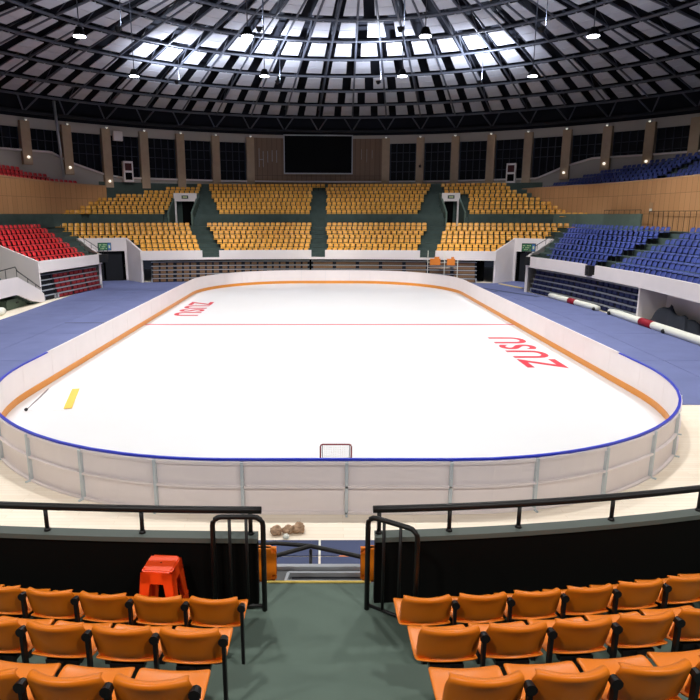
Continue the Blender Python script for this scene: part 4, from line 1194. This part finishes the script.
# grey tarpaulin heap
bm = bmesh.new(); nx, ny = 10, 40; V = []
for i in range(nx + 1):
    row = []
    for j in range(ny + 1):
        u, v = i / nx, j / ny; x = 17.25 + .5 * u; y = 1.0 - 8.5 * v
        h = (.75 + .35 * math.sin(v * 9 + .6) + .18 * math.sin(v * 23) + .08 * math.sin(v * 51 + u * 7)) * min(1, v * 6 + .25) * min(1, (1 - v) * 6)
        z = h * math.sin(min(1, u * 1.25) * PI / 2) ** .7
        row.append(bm.verts.new((x - .35 * (1 - u) * (1 - min(1, v * 8 + .2) * .2) + .12 * math.sin(v * 37 + u * 5), y, max(.01, z + .05 * math.sin(u * 9 + v * 30)))))
    V.append(row)
for i in range(nx):
    for j in range(ny): bm.faces.new([V[i][j], V[i + 1][j], V[i + 1][j + 1], V[i][j + 1]])
ex = bmesh.ops.extrude_face_region(bm, geom=list(bm.faces))
for v in [g for g in ex['geom'] if isinstance(g, bmesh.types.BMVert)]: v.co.x += .12; v.co.z = max(.005, v.co.z - .1)
o = link('tarpaulin', bm, M_tarp, None, True); tag(o, 'crumpled dark grey tarpaulin heaped against the white wall at right', 'tarpaulin')

# sign on beige wall, small vents
t = empty('wall_notice', 'small framed notice on the right beige wall', 'notice', (24.42, 15.5, 5.9), -PI / 2)
bm = bmesh.new(); box(bm, -.25, .25, -.03, .0, 0, .75); link('frame', bm, M_copeR, t)
bm = bmesh.new(); box(bm, -.18, .18, -.04, -.03, .08, .3); link('notice_panel', bm, M_white, t)

# ------------------------------------------------------------------ floodlights
lamp_pos = []
for x in (-13.0, -4.5, 4.5, 13.0):
    for y in (-16, -7, 2, 11): lamp_pos.append((x + .3, y))
li = 0
XN = {-13.0: 'far left', -4.5: 'centre left', 4.5: 'centre right', 13.0: 'far right'}
YN = {-16: 'closest', -7: 'second closest', 2: 'third closest', 11: 'fourth closest'}
for x0, in ((-13.0,), (-4.5,), (4.5,), (13.0,)):
    for y in (-16, -7, 2, 11):
        x = x0 + .3; z = 14.6
        t = empty('floodlight', f'hanging floodlight in the {XN[x0]} row of the roof, {YN[y]} to the camera', 'lamp', (x, y, z), 0, 'floodlights over the rink')
        bm = bmesh.new(); bmesh.ops.create_cone(bm, cap_ends=True, segments=16, radius1=.34, radius2=.16, depth=.4, matrix=Matrix.Translation((0, 0, .2))); link('housing', bm, M_dkmetal, t, False)
        bm = bmesh.new(); bmesh.ops.create_cone(bm, cap_ends=True, segments=16, radius1=.3, radius2=.3, depth=.03, matrix=Matrix.Translation((0, 0, -.02))); link('lens', bm, M_lamp, t)
        R = math.hypot(x - CX, y - CY)
        bm = bmesh.new(); tube(bm, [(0, 0, .38), (0, 0, zr(R) + .95 - z)], .03, 6); link('drop_rod', bm, M_beam, t)
        def aim(tx, ty, tz, en, cone):
            ld = bpy.data.lights.new('flood', 'SPOT'); ld.energy = en; ld.spot_size = math.radians(cone); ld.spot_blend = .5; ld.shadow_soft_size = .3; ld.color = (1, .985, .96)
            lo = bpy.data.objects.new('flood', ld); COL.objects.link(lo); lo.location = (x, y, z - .1)
            lo.rotation_euler = (Vector((tx, ty, tz)) - lo.location).to_track_quat('-Z', 'Y').to_euler()
        aim(x, y + .01, 0, 2700, 120)
        if y == 11: aim(x * 1.25, 25.5, 2.5, 4300, 62)  # extra beam from the same fixture, added to brighten the far stand
        if abs(x0) > 10: aim(26 * (1 if x0 > 0 else -1), y + 2, 5.5, 3400, 84)  # outer rows get another added beam to brighten the side stands
# unseen fill lamps added behind and above the camera to brighten boards and seats
for x in (-14, -5, 5, 14):
    R = math.hypot(x - CX, -33 - CY)
    t = empty('floodlight', f'added fill floodlight over the near stand, {XN[{-14: -13.0, -5: -4.5, 5: 4.5, 14: 13.0}[x]]}', 'lamp', (x, -33, 13.6), 0, 'added fill lamps over the near stand')
    bm = bmesh.new(); bmesh.ops.create_cone(bm, cap_ends=True, segments=16, radius1=.34, radius2=.16, depth=.4, matrix=Matrix.Translation((0, 0, .2))); link('housing', bm, M_dkmetal, t, False)
    bm = bmesh.new(); bmesh.ops.create_cone(bm, cap_ends=True, segments=16, radius1=.3, radius2=.3, depth=.03, matrix=Matrix.Translation((0, 0, -.02))); link('lens', bm, M_lamp, t)
    bm = bmesh.new(); tube(bm, [(0, 0, .38), (0, 0, zr(R) + .95 - 13.6)], .03, 6); link('drop_rod', bm, M_beam, t)
    ld = bpy.data.lights.new('flood', 'SPOT'); ld.energy = 2100; ld.spot_size = math.radians(140); ld.spot_blend = .5; ld.shadow_soft_size = .3; ld.color = (1, .97, .93)
    lo = bpy.data.objects.new('flood', ld); COL.objects.link(lo); lo.location = (x, -33, 13.45); lo.rotation_euler = (math.radians(25), 0, 0)
# uplights added to brighten the roof panels
for x in (-12, -4, 4, 12):
    for y in (6, 20):
        w = {-12: 'far left', -4: 'centre left', 4: 'centre right', 12: 'far right'}[x]
        t = empty('fill_uplight', f'added uplight under the roof, {w}, {"nearer" if y == 6 else "farther"} row', 'lamp', (x, y, 16.0), 0, 'added roof uplights')
        bm = bmesh.new(); bmesh.ops.create_cone(bm, cap_ends=True, segments=12, radius1=.1, radius2=.2, depth=.25); link('housing', bm, M_dkmetal, t)
        bm = bmesh.new(); tube(bm, [(.22, 0, -.05), (.22, 0, zr(math.hypot(x - CX, y - CY)) + .95 - 16)], .025, 6); bar(bm, (.22, 0, 0), (.1, 0, 0), .04); link('hanger', bm, M_beam, t)
        ld = bpy.data.lights.new('fill_uplight', 'SPOT'); ld.energy = 2500 if y == 20 else 600; ld.spot_size = math.radians(165); ld.spot_blend = .6; ld.shadow_soft_size = .2; ld.color = (.8, .87, 1)
        lo = bpy.data.objects.new('fill_uplight', ld); COL.objects.link(lo); lo.location = (x, y, 16.2); lo.rotation_euler = (math.radians(180 - 15), 0, 0)

# details that belong to a part go one level deeper
bpy.context.view_layer.update()
SUB = {'speaker_cone': 'speaker_box', 'sign_text': 'sign_box', 'lens': 'housing', 'drain_hole': 'stool_top', 'red_band': 'pad', 'black_knob': 'pad',
       'net': 'back_frame', 'latch': 'case_body', 'cabinet_door': 'cabinet_body', 'knob': 'shaft', 'notice_panel': 'frame', 'step_grille': 'step_frame', 'screen_frame': 'screen_face'}
for o in list(S.objects):
    b = o.name.split('.')[0]
    if b in SUB and o.parent:
        pr_ = next((c for c in o.parent.children if c.name.split('.')[0] == SUB[b]), None)
        if pr_:
            w_ = o.matrix_world.copy(); o.parent = pr_; o.matrix_parent_inverse = pr_.matrix_world.inverted(); o.matrix_basis = w_

W = bpy.data.worlds.new('world'); S.world = W; W.use_nodes = True
W.node_tree.nodes['Background'].inputs[0].default_value = (.012, .014, .02, 1); W.node_tree.nodes['Background'].inputs[1].default_value = 1
S.view_settings.view_transform = 'Standard'; S.view_settings.look = 'None'; S.view_settings.gamma = 1; S.view_settings.exposure = 0.28
try: S.view_settings.use_curve_mapping = False
except Exception: pass
